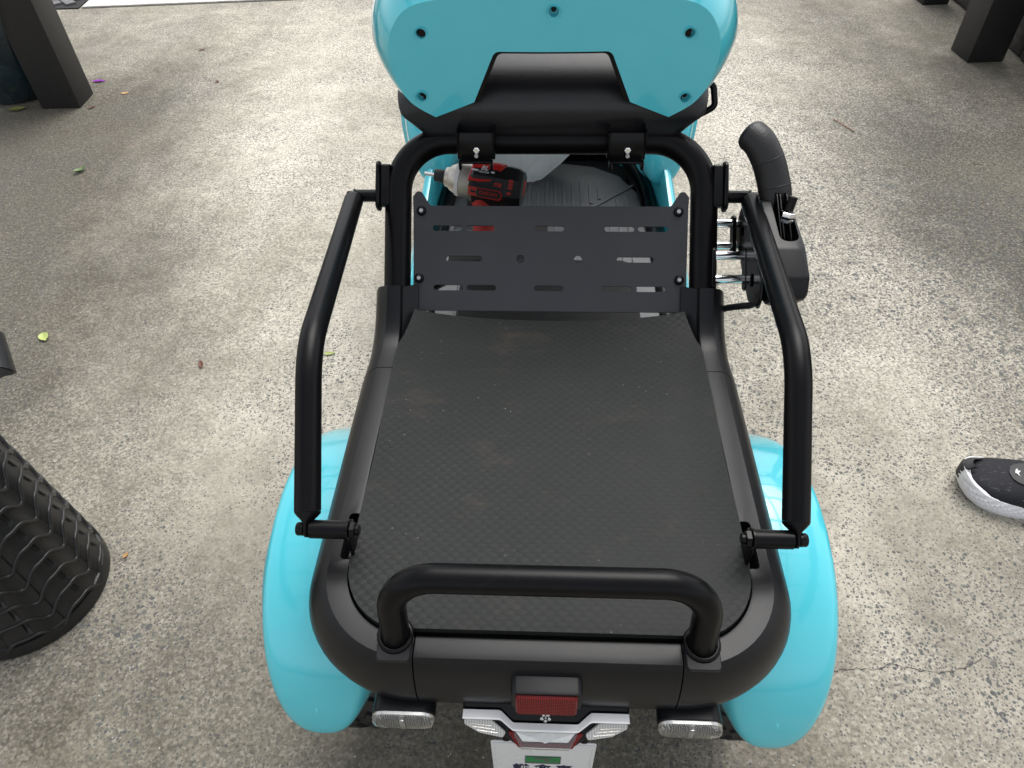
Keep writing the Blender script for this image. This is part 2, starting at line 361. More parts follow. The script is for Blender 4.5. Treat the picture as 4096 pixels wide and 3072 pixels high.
def frames(path, closed=False):
    path = [Vector(p) for p in path]; T = []
    for i in range(len(path)):
        if closed: a, b = path[i - 1], path[(i + 1) % len(path)]
        else: a, b = path[max(i - 1, 0)], path[min(i + 1, len(path) - 1)]
        T.append((b - a).normalized())
    up = Vector((0, 0, 1)) if abs(T[0].z) < .9 else Vector((1, 0, 0)); u = T[0].cross(up).normalized(); res = []
    for i, t in enumerate(T):
        u = (u - t * u.dot(t)).normalized(); res.append((path[i], t, u, t.cross(u)))
    return res
def tube_vf(path, r, segs=16, cap=True, closed=False):
    rings = []
    fr = frames(path, closed)
    for i, (p, t, u, v) in enumerate(fr):
        rr = r[i] if isinstance(r, (list, tuple)) else r
        rings.append([p + (u * math.cos(a) + v * math.sin(a)) * rr for a in [2 * math.pi * k / segs for k in range(segs)]])
    return loft(rings, True, (cap, cap), closed)
def tube(name, path, r, mat, parent=None, segs=16, smooth=40, cap=True, closed=False):
    v, f = tube_vf(path, r, segs, cap, closed); return py_obj(name, v, f, mat, parent, smooth)
def merge(*vfs):
    V, F = [], []
    for v, f in vfs:
        o = len(V); V += list(v); F += [tuple(i + o for i in q) for q in f]
    return V, F
def lathe_vf(axis_o, axis_d, prof, segs=24, cap=(True, True)):
    # prof: (distance along axis, radius)
    o = Vector(axis_o); d = Vector(axis_d).normalized(); up = Vector((0, 0, 1)) if abs(d.z) < .9 else Vector((1, 0, 0)); u = d.cross(up).normalized(); v = d.cross(u)
    return loft([[o + d * h + (u * math.cos(a) + v * math.sin(a)) * max(r, 1e-5) for a in [2 * math.pi * k / segs for k in range(segs)]] for h, r in prof], True, cap)
def lathe(name, axis_o, axis_d, prof, mat, parent=None, segs=24, smooth=35, cap=(True, True)):
    v, f = lathe_vf(axis_o, axis_d, prof, segs, cap); return py_obj(name, v, f, mat, parent, smooth)
def box_bm(sx, sy, sz, bevel=0, seg=2, mtx=None):
    bm = bmesh.new(); bmesh.ops.create_cube(bm, size=1); bmesh.ops.scale(bm, vec=(sx, sy, sz), verts=bm.verts)
    if bevel: bmesh.ops.bevel(bm, geom=list(bm.edges), offset=bevel, segments=seg, affect='EDGES', profile=.5)
    if mtx is not None: bmesh.ops.transform(bm, matrix=mtx, verts=bm.verts)
    return bm
def box(name, c, size, mat, parent=None, bevel=0.002, rot=None, seg=2, smooth=35):
    m = Matrix.Translation(c)
    if rot is not None: m = m @ rot
    return bm_obj(name, box_bm(*size, bevel, seg, m), mat, parent, smooth)
def box_vf(c, size, rot=None):
    m = Matrix.Translation(c) @ (rot if rot is not None else Matrix.Identity(4)); h = [s / 2 for s in size]
    v = [m @ Vector((x * h[0], y * h[1], z * h[2])) for x in (-1, 1) for y in (-1, 1) for z in (-1, 1)]
    return v, [(0, 1, 3, 2), (4, 6, 7, 5), (0, 4, 5, 1), (2, 3, 7, 6), (0, 2, 6, 4), (1, 5, 7, 3)]
def plate(name, outline, holes, to3, thick, mat, parent=None, bevel=0.0, smooth=30, cuts=()):
    # outline, holes: 2-D loops; to3(x, y, d): placement, d = depth towards the back
    bm = bmesh.new(); es = []
    for loop in [outline] + holes:
        vs_ = [bm.verts.new((p[0], p[1], 0)) for p in loop]
        es += [bm.edges.new((vs_[i], vs_[(i + 1) % len(vs_)])) for i in range(len(vs_))]
    bmesh.ops.triangle_fill(bm, use_beauty=True, use_dissolve=False, edges=es)
    for cx_ in cuts: bmesh.ops.bisect_plane(bm, geom=list(bm.verts) + list(bm.edges) + list(bm.faces), plane_co=(cx_, 0, 0), plane_no=(1, 0, 0), dist=1e-6)
    fs = list(bm.faces); r = bmesh.ops.extrude_face_region(bm, geom=fs); top = [g for g in r['geom'] if isinstance(g, bmesh.types.BMVert)]
    bmesh.ops.translate(bm, vec=(0, 0, 1), verts=top)
    for v in bm.verts: v.co = to3(v.co.x, v.co.y, v.co.z * thick)
    if bevel:
        bmesh.ops.recalc_face_normals(bm, faces=bm.faces)
        sh = [e for e in bm.edges if len(e.link_faces) == 2 and e.calc_face_angle(0) > .9]
        bmesh.ops.bevel(bm, geom=sh, offset=bevel, segments=1, affect='EDGES', profile=.5)
    return bm_obj(name, bm, mat, parent, smooth)
def slot2d(cx, cy, w_, h, n=6):
    r = h / 2; a = w_ / 2 - r; out = []
    for k in range(n + 1): t = -math.pi / 2 + math.pi * k / n; out.append((cx + a + r * math.cos(t), cy + r * math.sin(t)))
    for k in range(n + 1): t = math.pi / 2 + math.pi * k / n; out.append((cx - a + r * math.cos(t), cy + r * math.sin(t)))
    return out
def circ2d(cx, cy, r, n=16): return [(cx + r * math.cos(2 * math.pi * k / n), cy + r * math.sin(2 * math.pi * k / n)) for k in range(n)]
def f2d(pts, r, n=5): return [(p.x, p.y) for p in fillet([(a, b, 0) for a, b in pts], r, n, True)]
def cut(o, cutter):
    md = o.modifiers.new('b', 'BOOLEAN'); md.operation = 'DIFFERENCE'; md.solver = 'EXACT'; md.object = cutter
    dg = bpy.context.evaluated_depsgraph_get(); me = bpy.data.meshes.new_from_object(o.evaluated_get(dg)); o.modifiers.remove(md)
    old = o.data; o.data = me
    if not me.materials: me.materials.append(old.materials[0])
    me.set_sharp_from_angle(angle=rad(24)); bpy.data.objects.remove(cutter)
def hexnut(name, c, d, r, h, mat, parent, hole=True):
    return lathe(name, c, d, [(0, r * .85), (h * .12, r), (h * .85, r), (h, r * .85)], mat, parent, 6, 30)
def text(name, body, size, mat, parent, mtx, extrude=0.0002, bold=False, shear=0.0, sx=1.0):
    cu = bpy.data.curves.new(name, 'FONT'); cu.body = body; cu.size = size; cu.extrude = extrude; cu.align_x = 'CENTER'; cu.align_y = 'CENTER'; cu.shear = shear; cu.resolution_u = 3
    if bold: cu.offset = size * .018
    t = bpy.data.objects.new(name, cu); COL.objects.link(t); dg = bpy.context.evaluated_depsgraph_get()
    me = bpy.data.meshes.new_from_object(t.evaluated_get(dg)); bpy.data.objects.remove(t)
    me.transform(mtx @ Matrix.Diagonal((sx, 1, 1, 1))); me.materials.clear(); return link(name, me, mat, parent)

# ================================================================== SETTING
# ground: one sheet to the horizon
g = py_obj('ground', [(-150, -150, 0), (150, -150, 0), (150, 150, 0), (-150, 150, 0)], [(0, 1, 2, 3)], 'weathered_concrete', None, None); tag(g, kind='structure')
# pale apron and paved strip beyond the near slab
ap = [(-2.20, 3.54), (-1.535, 3.606), (-1.199, 3.637), (1.4, 3.86), (1.4, 7), (-2.46, 7)]
aprn = plate('pale_apron', [(a, b) for a, b in ap], [], lambda x, y, d: Vector((x, y, 0.008 - d)), 0.006, 'pale_concrete', None, 0, 30); tag(aprn, kind='structure')
pvb = plate('paved_strip', [(-4.2, 3.38), (-2.215, 3.535), (-2.47, 7), (-4.2, 7)], [], lambda x, y, d: Vector((x, y, 0.005 - d)), 0.004, 'dark_void', None, 0, 30); tag(pvb, kind='structure')
pvm = bpy.data.meshes.new('paver'); bmx = box_bm(.094, .046, .012, .002, 1); bmx.to_mesh(pvm); bmx.free(); pvm.materials.append(M['paver'])
cnt = 0
for i in range(-14, 26):
    for j in range(-10, 26):
        # herringbone set on the diagonal
        u0, v0 = i * .05 + j * .05, i * .05 - j * .05
        bx0 = (i + j)
        for kk in (0, 1):
            cx = -2.9 + (i * .1 - j * .05 + (.025 if kk else 0)) * .7071 * 1.0 - (j * .1 + (.075 if kk else 0)) * .7071
            cy = 3.75 + (i * .1 - j * .05 + (.025 if kk else 0)) * .7071 + (j * .1 + (.075 if kk else 0)) * .7071
            lim = 3.40 + (cx + 4.2) * 0.078
            if -3.4 < cx < -2.27 - (cy - 3.5) * .07 and lim + .03 < cy < 4.3 and cnt < 290:
                p = bpy.data.objects.new('paver', pvm); COL.objects.link(p); p.parent = pvb; p.location = (cx, cy, .008 + random.uniform(-.0015, .0015)); p.rotation_euler = (0, 0, rad(45 + (90 if kk else 0))); cnt += 1

# open carport roof frame the posts carry (its reflections lie on the scooter)
def carport():
    r = empty('carport_roof', (0, 1.0, 2.5)); tag(r, 'dark timber carport roof frame carried by the black posts', 'carport')
    for x in (-1.77, 1.67):
        box('beam', (x, 1.1, 2.46), (.12, 5.6, .18), 'dark_timber', r, .006)
    for k in range(7):
        box('rafter', (-.05, -1.35 + k * .85, 2.60), (4.2, .045, .09), 'dark_timber', r, .004)
    for k in range(6):
        box('batten', (-2.0 + k * .78, 1.1, 2.667), (.03, 5.6, .04), 'dark_timber', r, .003)
carport()

def post(x, y, sx, sy, rz, label):
    bm = box_bm(sx, sy, 2.36, .004, 2, Matrix.Translation((x, y, 1.18)) @ Matrix.Rotation(rad(rz), 4, 'Z'))
    o = bm_obj('timber_post', bm, 'dark_timber'); tag(o, label, 'post', 'black carport posts')
    return o
post(-1.776, 2.532, .140, .125, 3.5, 'black square timber post standing in front of the teal glazed pot')
post(1.676, 2.928, .140, .136, 4.5, 'flaking black timber post at upper right beside the brown stone wall')
post(1.729, 3.565, .116, .12, 4.0, 'small cut-off black post foot beyond the flaking right-hand post')

def stone_wall():
    r = empty('stone_wall', (1.9, 3.2, 0)); tag(r, 'low wall of dark brown stone blocks behind the right-hand posts', 'wall')
    rng = random.Random(3); back = box('wall_core', (2.045, 3.6, .30), (.25, 5.2, .60), 'dark_void', r, .004)
    for c in range(4):
        y = 1.0 + rng.uniform(-.2, 0); z0 = c * .15
        while y < 6.1:
            L = rng.uniform(.26, .42); xf = 1.835 + (.018 if c else 0) - .042 * (3.2 - y - L / 2) * .0 + rng.uniform(-.006, .006)
            xx = xf + (y - 3.2) * .045 * .6
            bm = box_bm(.12, L - .012, .138, .008, 2, Matrix.Translation((xx + .06, y + L / 2, z0 + .072)))
            for v in bm.verts: v.co += Vector((rng.uniform(-.003, .003), rng.uniform(-.002, .002), rng.uniform(-.002, .002)))
            bm_obj('stone', bm, 'brown_stone', r, 40); y += L
stone_wall()

def pot():
    r = empty('glazed_pot', (-2.0, 2.62, 0)); tag(r, 'dark teal glazed ceramic pot half hidden behind the left post', 'pot')
    lathe('pot_body', (-2.0, 2.62, 0), (0, 0, 1), [(0, .115), (.01, .128), (.08, .155), (.2, .205), (.33, .235), (.44, .232), (.50, .21), (.53, .215), (.545, .235), (.555, .235), (.55, .215), (.50, .195), (.42, .21)], 'teal_glaze', r, 40, 60)
    a = rad(-60); c = Vector((-2.0 + .238 * math.cos(a), 2.62 + .238 * math.sin(a), .42))
    t = Vector((-math.sin(a), math.cos(a), 0)); pth = [c + t * .035 * math.cos(q) + Vector((0, 0, .035 * math.sin(q))) + Vector((math.cos(a), math.sin(a), 0)) * .008 for q in [2 * math.pi * k / 20 for k in range(20)]]
    tube('handle_ring', pth, .008, 'teal_glaze', r, 8, 60, False, True)
pot()

# crack running off the right rear fender
def crack():
    P = [(.40, .475), (.449, .473), (.49, .481), (.521, .477), (.548, .490), (.573, .484), (.613, .476), (.642, .479), (.676, .493), (.70, .505), (.708, .520), (.735, .545), (.75, .575)]
    rng = random.Random(5); pts = []
    for a, b in zip(P[:-1], P[1:]):
        for k in range(6):
            q = k / 6; pts.append((a[0] + (b[0] - a[0]) * q + rng.uniform(-.0015, .0015), a[1] + (b[1] - a[1]) * q + rng.uniform(-.002, .002)))
    v, f = [], []
    for i, (x, y) in enumerate(pts):
        wd = rng.uniform(.0001, .0006); v += [(x, y - wd, .0012), (x, y + wd, .0012)]
        if i: f.append((2 * i - 2, 2 * i, 2 * i + 1, 2 * i - 1))
    o = py_obj('ground_crack', v, f, 'dark_void', None, None); tag(o, kind='structure')
crack()

# ================================================================== SCOOTER
SC = empty('mobility_scooter', (0, .9, 0)); tag(SC, 'turquoise four-wheeled mobility scooter with a black rear cargo deck', 'scooter')
# ---- rear cargo deck ring
CX, CY, RI = .12, .34, .066
PROF = [(0, -.075), (0, -.003), (.0015, -.0005), (.004, 0), (.0205, 0), (.026, -.0038), (.0325, -.0098), (.0388, -.0188), (.0435, -.0302), (.0462, -.042), (.0462, -.049), (.0440, -.057), (.038, -.067), (.027, -.075), (.012, -.079)]
ZT = .525
def ring_station(px, py, nx, ny, z=ZT, tilt=0.0, sc=1.0, td=(0, 1)):
    kr = 1 - .47 * max(0, -ny) ** 2; kn = 1 + .12 * max(0, -ny) ** 2
    # (px,py) on the inner edge, outward normal (nx,ny); tilt turns the profile's up vector back along the path
    upv = Vector((-td[0] * math.sin(tilt), -td[1] * math.sin(tilt), math.cos(tilt)))
    return [Vector((px, py, z)) + Vector((nx, ny, 0)) * ((o if o < .021 else .0205 + (o - .0205) * kr) * sc) + upv * (n * kn) for o, n in PROF]
def arc_pt(s, a):  # corner, s = side (-1 left), a from 0 (side) to 90 (rear)
    c, d = math.cos(rad(a)), math.sin(rad(a)); return (s * (CX + RI * c), CY - RI * d, s * c, -d)
SEAM = .115
def ring_parts():
    rear = [ring_station(x, CY - RI, 0, -1) for x in [-SEAM + .0006 + (2 * SEAM - .0012) * k / 12 for k in range(13)]]
    v, f = loft(rear); py_obj('tail_cover', v, f, 'black_plastic', SC, 24)
    for s in (-1, 1):
        st = [ring_station(s * (SEAM + .0006), CY - RI, 0, -1)]
        st += [ring_station(*arc_pt(s, a)) for a in range(90, -1, -6)]
        for y in (.36, .39, .42, .46, .50, .54, .58, .6062): st.append(ring_station(s * (CX + RI), y, s, 0))
        v, f = loft(st); o = py_obj('deck_side_cover', v, f, 'black_plastic', SC, 24)
        cb = box_bm(.04, .052, .05, .004, 2, Matrix.Translation((s * (.186 - .0085), .372, .525))); co = bm_obj('cutter', cb, 'dark_void'); cut(o, co)
        st = []
        for (y, z, tl, sc) in ((.6072, .525, 0, 1), (.62, .525, 0, .985), (.64, .5252, 4, .96), (.655, .527, 14, .94), (.668, .5325, 28, .92), (.680, .5415, 40, .90), (.694, .5555, 45, .885), (.706, .5675, 45, .875), (.7085, .570, 45, .84)):
            st.append(ring_station(s * (CX + RI), y, s, 0, z, rad(tl), sc))
        v, f = loft(st); py_obj('upright_socket', v, f, 'black_plastic', SC, 24)
        # inner gusset between socket and slotted plate
        v, f = loft([[Vector((s * .187, y, z - .05)), Vector((s * .187, y, z)), Vector((s * .168, y + .012, z - .004)), Vector((s * .168, y + .012, z - .05))] for y, z in ((.66, .515), (.69, .535), (.716, .562))])
        py_obj('socket_gusset', v, f, 'black_plastic', SC, 30)
ring_parts()
# deck tray under the mat
box('deck_tray', (0, .49, .478), (.366, .43, .06), 'dark_void', SC, .01)
box('chassis_box', (0, .68, .34), (.28, .56, .20), 'dark_void', SC, .02)
def mat_board():
    ys = [.2765, .278, .2805, .284, .289, .296, .304, .314, .326, .34] + [.34 + .302 * k / 30 for k in range(1, 31)] + [.652, .662, .672, .682, .690, .697]
    nx = 44; v = []; f = []
    for j, y in enumerate(ys):
        if y < .34: hw = .12 + math.sqrt(max(.0652 ** 2 - (.34 - y) ** 2, 0)) * (1.0)
        elif y < .642: hw = .1852
        else: q = (y - .642) / .055; hw = .1852 - .0145 * q ** .7
        for i in range(nx + 1):
            t = -1 + 2 * i / nx; x = hw * t
            fr = max(0, (y - .60) / .10); lift = .010 * fr ** 2 * (abs(t) ** 3) - .004 * fr * (1 - t * t)
            z = .5315 + lift + .0009 * math.sin(x * 31 + 1.1) * math.sin(y * 23) + .0016 * math.exp(-((abs(t) - 1) / .06) ** 2) * math.sin(y * 37)
            yy = y - (.004 * (1 - t ** 2) * max(0, (y - .66) / .037) if y > .66 else 0)
            v.append((x, yy, z))
    n = nx + 1; m = len(ys)
    for j in range(m - 1):
        for i in range(nx): f.append((j * n + i, j * n + i + 1, (j + 1) * n + i + 1, (j + 1) * n + i))
    per = [i for i in range(n)] + [j * n + nx for j in range(1, m)] + [(m - 1) * n + i for i in range(nx - 1, -1, -1)] + [j * n for j in range(m - 2, 0, -1)]
    b0 = len(v)
    for i in per: x, y, z = v[i]; v.append((x, y, z - .007))
    for k in range(len(per)):
        l = (k + 1) % len(per); f.append((per[k], b0 + k, b0 + l, per[l]))
    py_obj('deck_mat', v, f, 'deck_mat', SC, 40)
mat_board()

# ---- rear rack bar
rb = fillet([(-.131, .268, .524), (-.130, .284, .6055), (.130, .284, .6055), (.131, .268, .524)], .040, 12)
rk = tube('rear_rack_bar', rb, .0122, 'tube_paint', SC, 20, 60)
for s in (-1, 1):
    lo = f2d([(-.0145, -.016), (.0145, -.016), (.0145, .016), (-.0145, .016)], .004)
    plate('foot_plate', lo, [], lambda x, y, d, s=s: Vector((s * .131 + x, .264 + y, .5315 + y * .16 - d)), .004, 'black_plastic', rk, .0008)
    tp = [Vector((s * .131 + .0135 * math.cos(a), .2695 + .0135 * math.sin(a), .533 + .002 * math.sin(a))) for a in [2 * math.pi * k / 20 for k in range(20)]]
    tube('weld_bead', tp, .0026, 'gloss_black', rk, 8, 70, False, True)

# ---- tube hoop carrying the seat, slotted plate
HY, HZ, Q = .732, .55, math.sqrt(.5)
def hp(x, s, d=0.0): return Vector((x, HY + s * Q - d * -Q * -1, HZ + s * Q + d * Q)) if False else Vector((x, HY + s * Q - d * Q, HZ + s * Q + d * Q))
hoop = fillet([hp(-.197, -.11), hp(-.197, .190), hp(.197, .190), hp(.197, -.11)], .066, 16)
HP = tube('seat_hoop', hoop, .0172, 'tube_paint', SC, 24, 60)
outl = [(-.1755, .016), (-.1765, .100), (-.1775, .116), (-.172, .1235), (-.166, .1225), (-.1545, .1045), (.1545, .1045), (.166, .1225), (.172, .1235), (.1775, .116), (.1765, .100), (.1755, .016), (.1755, -.004), (.1695, -.031), (-.1695, -.031), (-.1755, -.004)]
outl = f2d(outl, [0, 0, .004, .004, .004, .006, .006, .004, .004, .004, 0, 0, .004, .002, .002, .004], 4)
holes = [slot2d(x, .0756, .038, .0068) for x in (-.132, -.0895, 0, .0895, .132)] + [slot2d(x, .0363, .047, .0068) for x in (-.110, .110)] + [slot2d(x, -.0012, .038, .0068) for x in (-.130, -.087, 0, .087, .130)] + [circ2d(x, .0363, .0052) for x in (-.037, .037)]
SP = plate('slotted_plate', outl, holes, lambda x, y, d: hp(x, y, .004 - d), .003, 'plate_paint', SC, .0003)
for x, s_ in ((-.166, .0976), (.164, .0976), (-.168, .0107), (.166, .0107)):
    nrm = Vector((0, -Q, Q)); b = lathe('plate_bolt', hp(x, s_, .004), nrm, [(0, .0062), (.0016, .0062), (.0032, .0052), (.0036, .0044)], 'gloss_black', SP, 20)
    lathe('bolt_socket', hp(x, s_, .0076), nrm, [(0, .0027), (.0002, .0027), (.0002, .0018)], 'zinc', b, 6)

# ---- side guard rails
for s in (-1, 1):
    A, B, Cc = Vector((s * .2215, .366, .575)), Vector((s * .2285, .487, .668)), Vector((s * .2505, .792, .640))
    pth = fillet([A, B, Cc], .09, 10); r0 = .0122
    G = tube('side_guard', pth, r0, 'tube_paint', SC, 20, 60)
    # pressed flat tongues at both ends
    for P0, D, L, pin in ((pth[0], (pth[0] - pth[1]).normalized(), .024, None), (pth[-1], (pth[-1] - pth[-2]).normalized(), .022, None)):
        rings = []; xo = Vector((s, 0, 0)); side = D.cross(xo).normalized()
        for q in [0, .08, .2, .32, .45, .7, .86, .95, 1]:
            th = r0 * (1 - q / .45) + .0028 if q < .45 else .0028; th = min(th, r0 * .985)
            wd = r0 * (.985 - .22 * min(q / .45, 1)) * (1 if q < .7 else math.sqrt(max(0.02, 1 - ((q - .7) / .31) ** 2)))
            rings.append([P0 + D * (L * q) + xo * th * math.cos(a) + side * wd * math.sin(a) for a in [2 * math.pi * k / 18 for k in range(18)]])
        v, f = loft(rings); py_obj('flattened_end', v, f, 'tube_paint', G, 60)
    e0 = pth[0] + (pth[0] - pth[1]).normalized() * .0165; e1 = pth[-1] + (pth[-1] - pth[-2]).normalized() * .015
    # lower pivot on the deck
    dx = Vector((-s, 0, 0))
    pv = lathe('pivot_spacer', (e0.x - s * .003, e0.y, e0.z), dx, [(0, .0085), (.034, .0085)], 'tube_paint', G, 24)
    lathe('pivot_washer', (e0.x - s * .0375, e0.y, e0.z), dx, [(0, .0098), (.0016, .0098)], 'gloss_black', pv, 24)
    hexnut('pivot_nut', (e0.x - s * .0395, e0.y, e0.z), dx, .0078, .0055, 'gloss_black', pv)
    lathe('bolt_thread', (e0.x - s * .045, e0.y, e0.z), dx, [(0, .0048), (.003, .0048), (.0036, .004)], 'gloss_black', pv, 16)
    lathe('bolt_head', (e0.x + s * .003, e0.y, e0.z), -dx, [(0, .0063), (.0055, .0063), (.0068, .0054)], 'gloss_black', pv, 20)
    box('pivot_bracket', (e0.x - s * .0375, e0.y + .004, .530), (.0035, .022, .062), 'tube_paint', G, .001)
    box('bracket_foot', (s * .1835, .362, .506), (.018, .046, .004), 'tube_paint', G, .001)
    sc_ = lathe('bracket_screw', (s * .1885, .3535, .510), (0, 0, 1), [(0, .0045), (.002, .0045), (.0034, .003), (.0034, .0022), (.0026, .002)], 'gloss_black', G, 16)
    lathe('screw_recess', (s * .1885, .3535, .5137), (0, 0, 1), [(0, .0022), (.0001, .0022), (.0001, .0014)], 'zinc', sc_, 12)
    # upper pivot on the hoop ear
    up = lathe('upper_spacer', (e1.x - s * .003, e1.y, e1.z), dx, [(0, .0078), (.0245, .0078)], 'tube_paint', G, 24)
    lathe('bolt_head', (e1.x + s * .003, e1.y, e1.z), -dx, [(0, .006), (.006, .006), (.007, .005)], 'gloss_black', up, 20)
    ear = f2d([(-.036, -.010), (.030, -.010), (.030, .010), (-.030, .012)], .009)
    c0 = Vector((s * .2205, e1.y + .010, e1.z + .010))
    E_ = plate('guard_ear', ear, [], lambda x, y, d: c0 + Vector((s * (.0025 - d), x * Q - y * Q, x * Q + y * Q)), .005, 'gloss_black', G, .0012)
    plate('ear_web', f2d([(-.030, -.006), (.026, -.006), (.026, .006), (-.026, .006)], .004), [], lambda x, y, d: c0 + Vector((s * (-.003 - d), x * Q - y * Q, x * Q + y * Q)), .012, 'gloss_black', E_, .001)
    lathe('ear_bolt', (s * .2175, e1.y, e1.z), dx, [(0, .004), (.009, .004), (.0095, .0032)], 'gloss_black', E_, 14)

# ---- seat
ST = empty('seat', (0, 1.0, .72)); ST.parent = SC; ST.location = Vector((0, .953, .7388)) - SC.location; ST.scale = (.953, .953, .953)
def seat_obj_fix(o): o.location = -Vector((0, 1.0, .72)); return o
def cushion():
    pr = [(-.203, .742), (-.203, .728), (-.168, .667), (.168, .667), (.203, .728), (.203, .742), (.190, .760), (-.190, .760)]
    sec = [(p.x, p.y) for p in fillet([(a, b, 0) for a, b in pr], [.006, .012, .014, .014, .012, .006, .012, .012], 6, True)]
    rings = []
    for y, sx, top, bot in ((.8935, .93, .708, .684), (.8945, .95, .714, .680), (.898, .972, .7215, .676), (.905, .987, .7295, .674), (.916, .996, .737, .667), (.932, 1, .744, .667), (.955, 1, .7505, .667), (.99, 1.0, .756, .667), (1.1, 1.03, .757, .667), (1.22, 1.05, .758, .675), (1.27, 1.03, .752, .679), (1.295, .98, .735, .69), (1.30, .93, .722, .70)):
        rings.append([Vector((x * sx, y, bot + (z - .673) / .087 * (top - bot))) for x, z in sec])
    v, f = loft(rings); return seat_obj_fix(py_obj('cushion', v, f, 'seat_vinyl', ST, 50))
CU = cushion()
def catmull(P, n=6, closed=False):
    out = []; N = len(P); P = [Vector(p) for p in P]
    for i in range(N if closed else N - 1):
        g_ = lambda k: P[k % N] if closed else P[min(max(k, 0), N - 1)]
        p0, p1, p2, p3 = g_(i - 1), g_(i), g_(i + 1), g_(i + 2)
        for k in range(n):
            t = k / n; out.append(.5 * ((2 * p1) + (p2 - p0) * t + (2 * p0 - 5 * p1 + 4 * p2 - p3) * t * t + (3 * p1 - p0 - 3 * p2 + p3) * t ** 3))
    if not closed: out.append(P[-1])
    return out
def shell():
    YS = lambda z, x=0: .884 + (z - .70) * .10 - .006 + .016 * (x / .2) ** 2
    half = catmull([(.150, .7055, 0), (.181, .7225, 0), (.1985, .750, 0), (.2035, .783, 0), (.194, .812, 0), (.172, .833, 0), (.13, .843, 0), (.06, .8475, 0), (0, .8485, 0)], 6)
    half = [(p.x, p.y) for p in half]
    right = half; left = [(-x, y) for x, y in half[::-1]][1:]
    op = [(-.152, .7005)]
    inner = fillet([(-.150, .7055, 0), (-.0985, .7265, 0), (-.071, .787, 0), (.071, .787, 0), (.0985, .7265, 0), (.150, .7055, 0)], [0, .003, .010, .010, .003, 0], 6)
    inn = [(p.x, p.y) for p in inner][1:-1]
    outline = right + left + inn
    H = [circ2d(x, z, .0062, 18) for x, z in ((-.160, .8045), (.163, .8030), (0, .8305), (-.166, .7300), (.168, .7280))]
    o = plate('back_shell', outline, H, lambda x, y, d: Vector((x, YS(y, x) + d, y)), .004, 'turquoise', ST, 0, 25, [-.19 + .02 * k for k in range(20)]); seat_obj_fix(o)
    for x, z in ((-.160, .8045), (.163, .8030), (0, .8305), (-.166, .7300), (.168, .7280)):
        lathe('screw_cup', (x, YS(z, x) - .0012, z), (0, 1, .1), [(0.0, .0085), (-.0002, .0078), (.0006, .0066), (.001, .0060), (.009, .0052), (.0092, .0001)], 'turquoise', o, 24, 50, (False, False))
        lathe('shell_screw', (x, YS(z, x) + .0066, z + .0012), (0, 1, .1), [(-.001, .0030), (.003, .0032)], 'dark_void', o, 12)
    # rim: from the panel crease forward and out
    rings = []; full = right + left; N = len(full)
    for i, (x, z) in enumerate(full):
        q = abs(i - (N - 1) / 2) / ((N - 1) / 2)     # 0 at top centre, 1 at the tips
        e = 1 - q; wd = min(1, e / .35); a = Vector((x, YS(z, x), z))
        pz = full[max(i - 1, 0)]; nz = full[min(i + 1, N - 1)]; tx, tz = nz[0] - pz[0], nz[1] - pz[1]; l = math.hypot(tx, tz) or 1
        nrm = Vector((tz / l, 0, -tx / l)); 
        if nrm.x * x + nrm.z * (z - .77) < 0: nrm = -nrm
        row = []
        for fo, fy in ((0, 0), (.05, .002), (.25, .010), (.55, .028), (.85, .052), (1.0, .075), (1.0, .095)):
            row.append(a + nrm * (.034 * wd * fo) + Vector((0, fy * (.25 + .75 * wd), 0)))
        rings.append(row)
    v, f = loft(rings, False); seat_obj_fix(py_obj('shell_rim', v, f, 'turquoise', ST, 60))
    # black liner seen round the opening
    oo = [(-.150, .705), (-.1045, .7195), (-.0765, .791), (.0765, .791), (.1045, .7195), (.150, .705), (.170, .74), (.16, .82), (-.16, .82), (-.170, .74)]
    lin_out = f2d([(-.165, .716), (-.165, .825), (.165, .825), (.165, .716), (.0925, .726), (.0665, .7835), (-.0665, .7835), (-.0925, .726)], [.01, .02, .02, .01, .003, .009, .009, .003])
    seat_obj_fix(plate('opening_liner', lin_out, [], lambda x, y, d: Vector((x, YS(y, x) + .0045 + d, y)), .012, 'gloss_black', ST, 0, 30, [-.15 + .02 * k for k in range(16)]))
    # back pad on the rider's side
    rings = []
    for y, k in ((.915, .90), (.92, .97), (.94, 1.0), (.975, .98), (.985, .9)):
        rings.append([Vector((x * k, y + (z - .78) * .1, .865 + (z - .865) * k)) for x, z in [(p.x, p.y) for p in fillet([(-.200, .80, 0), (.200, .80, 0), (.195, .90, 0), (-.195, .90, 0)], [.03] * 4, 6, True)]])
    v, f = loft(rings); seat_obj_fix(py_obj('back_pad', v, f, 'seat_vinyl', ST, 50))
    # wire lever at the right
    lp = fillet([(.165, .94, .682), (.200, .93, .690), (.2165, .93, .700), (.212, .94, .724), (.19, .95, .728)], .008, 5)
    seat_obj_fix(tube('recline_lever', lp, .0042, 'gloss_black', ST, 10, 60))
    for s in (-1, 1):
        bxm = .098 * s
        b = box('hinge_bracket', (bxm, .868, .676), (.046, .004, .034), 'gloss_black', ST, .001, Matrix.Rotation(rad(-12), 4, 'X')); seat_obj_fix(b)
        for e in (-1, 1): box('bracket_cheek', (bxm + e * .0235, .880, .676), (.0025, .030, .036), 'gloss_black', b, .0008)
        box('bracket_lip', (bxm, .8585, .6605), (.040, .016, .003), 'gloss_black', b, .001)
        for e in (-1, 1): box('lip_hook', (bxm + e * .0205, .8545, .6565), (.004, .010, .011), 'gloss_black', b, .001)
        hexnut('bracket_nut', (bxm + .001, .8645, .672), (0, -1, .2), .0042, .004, 'chrome', b)
        lathe('bracket_stud', (bxm + .001, .8605, .667), (0, -1, .2), [(0, .0026), (.005, .0026)], 'zinc', b, 12)
shell()
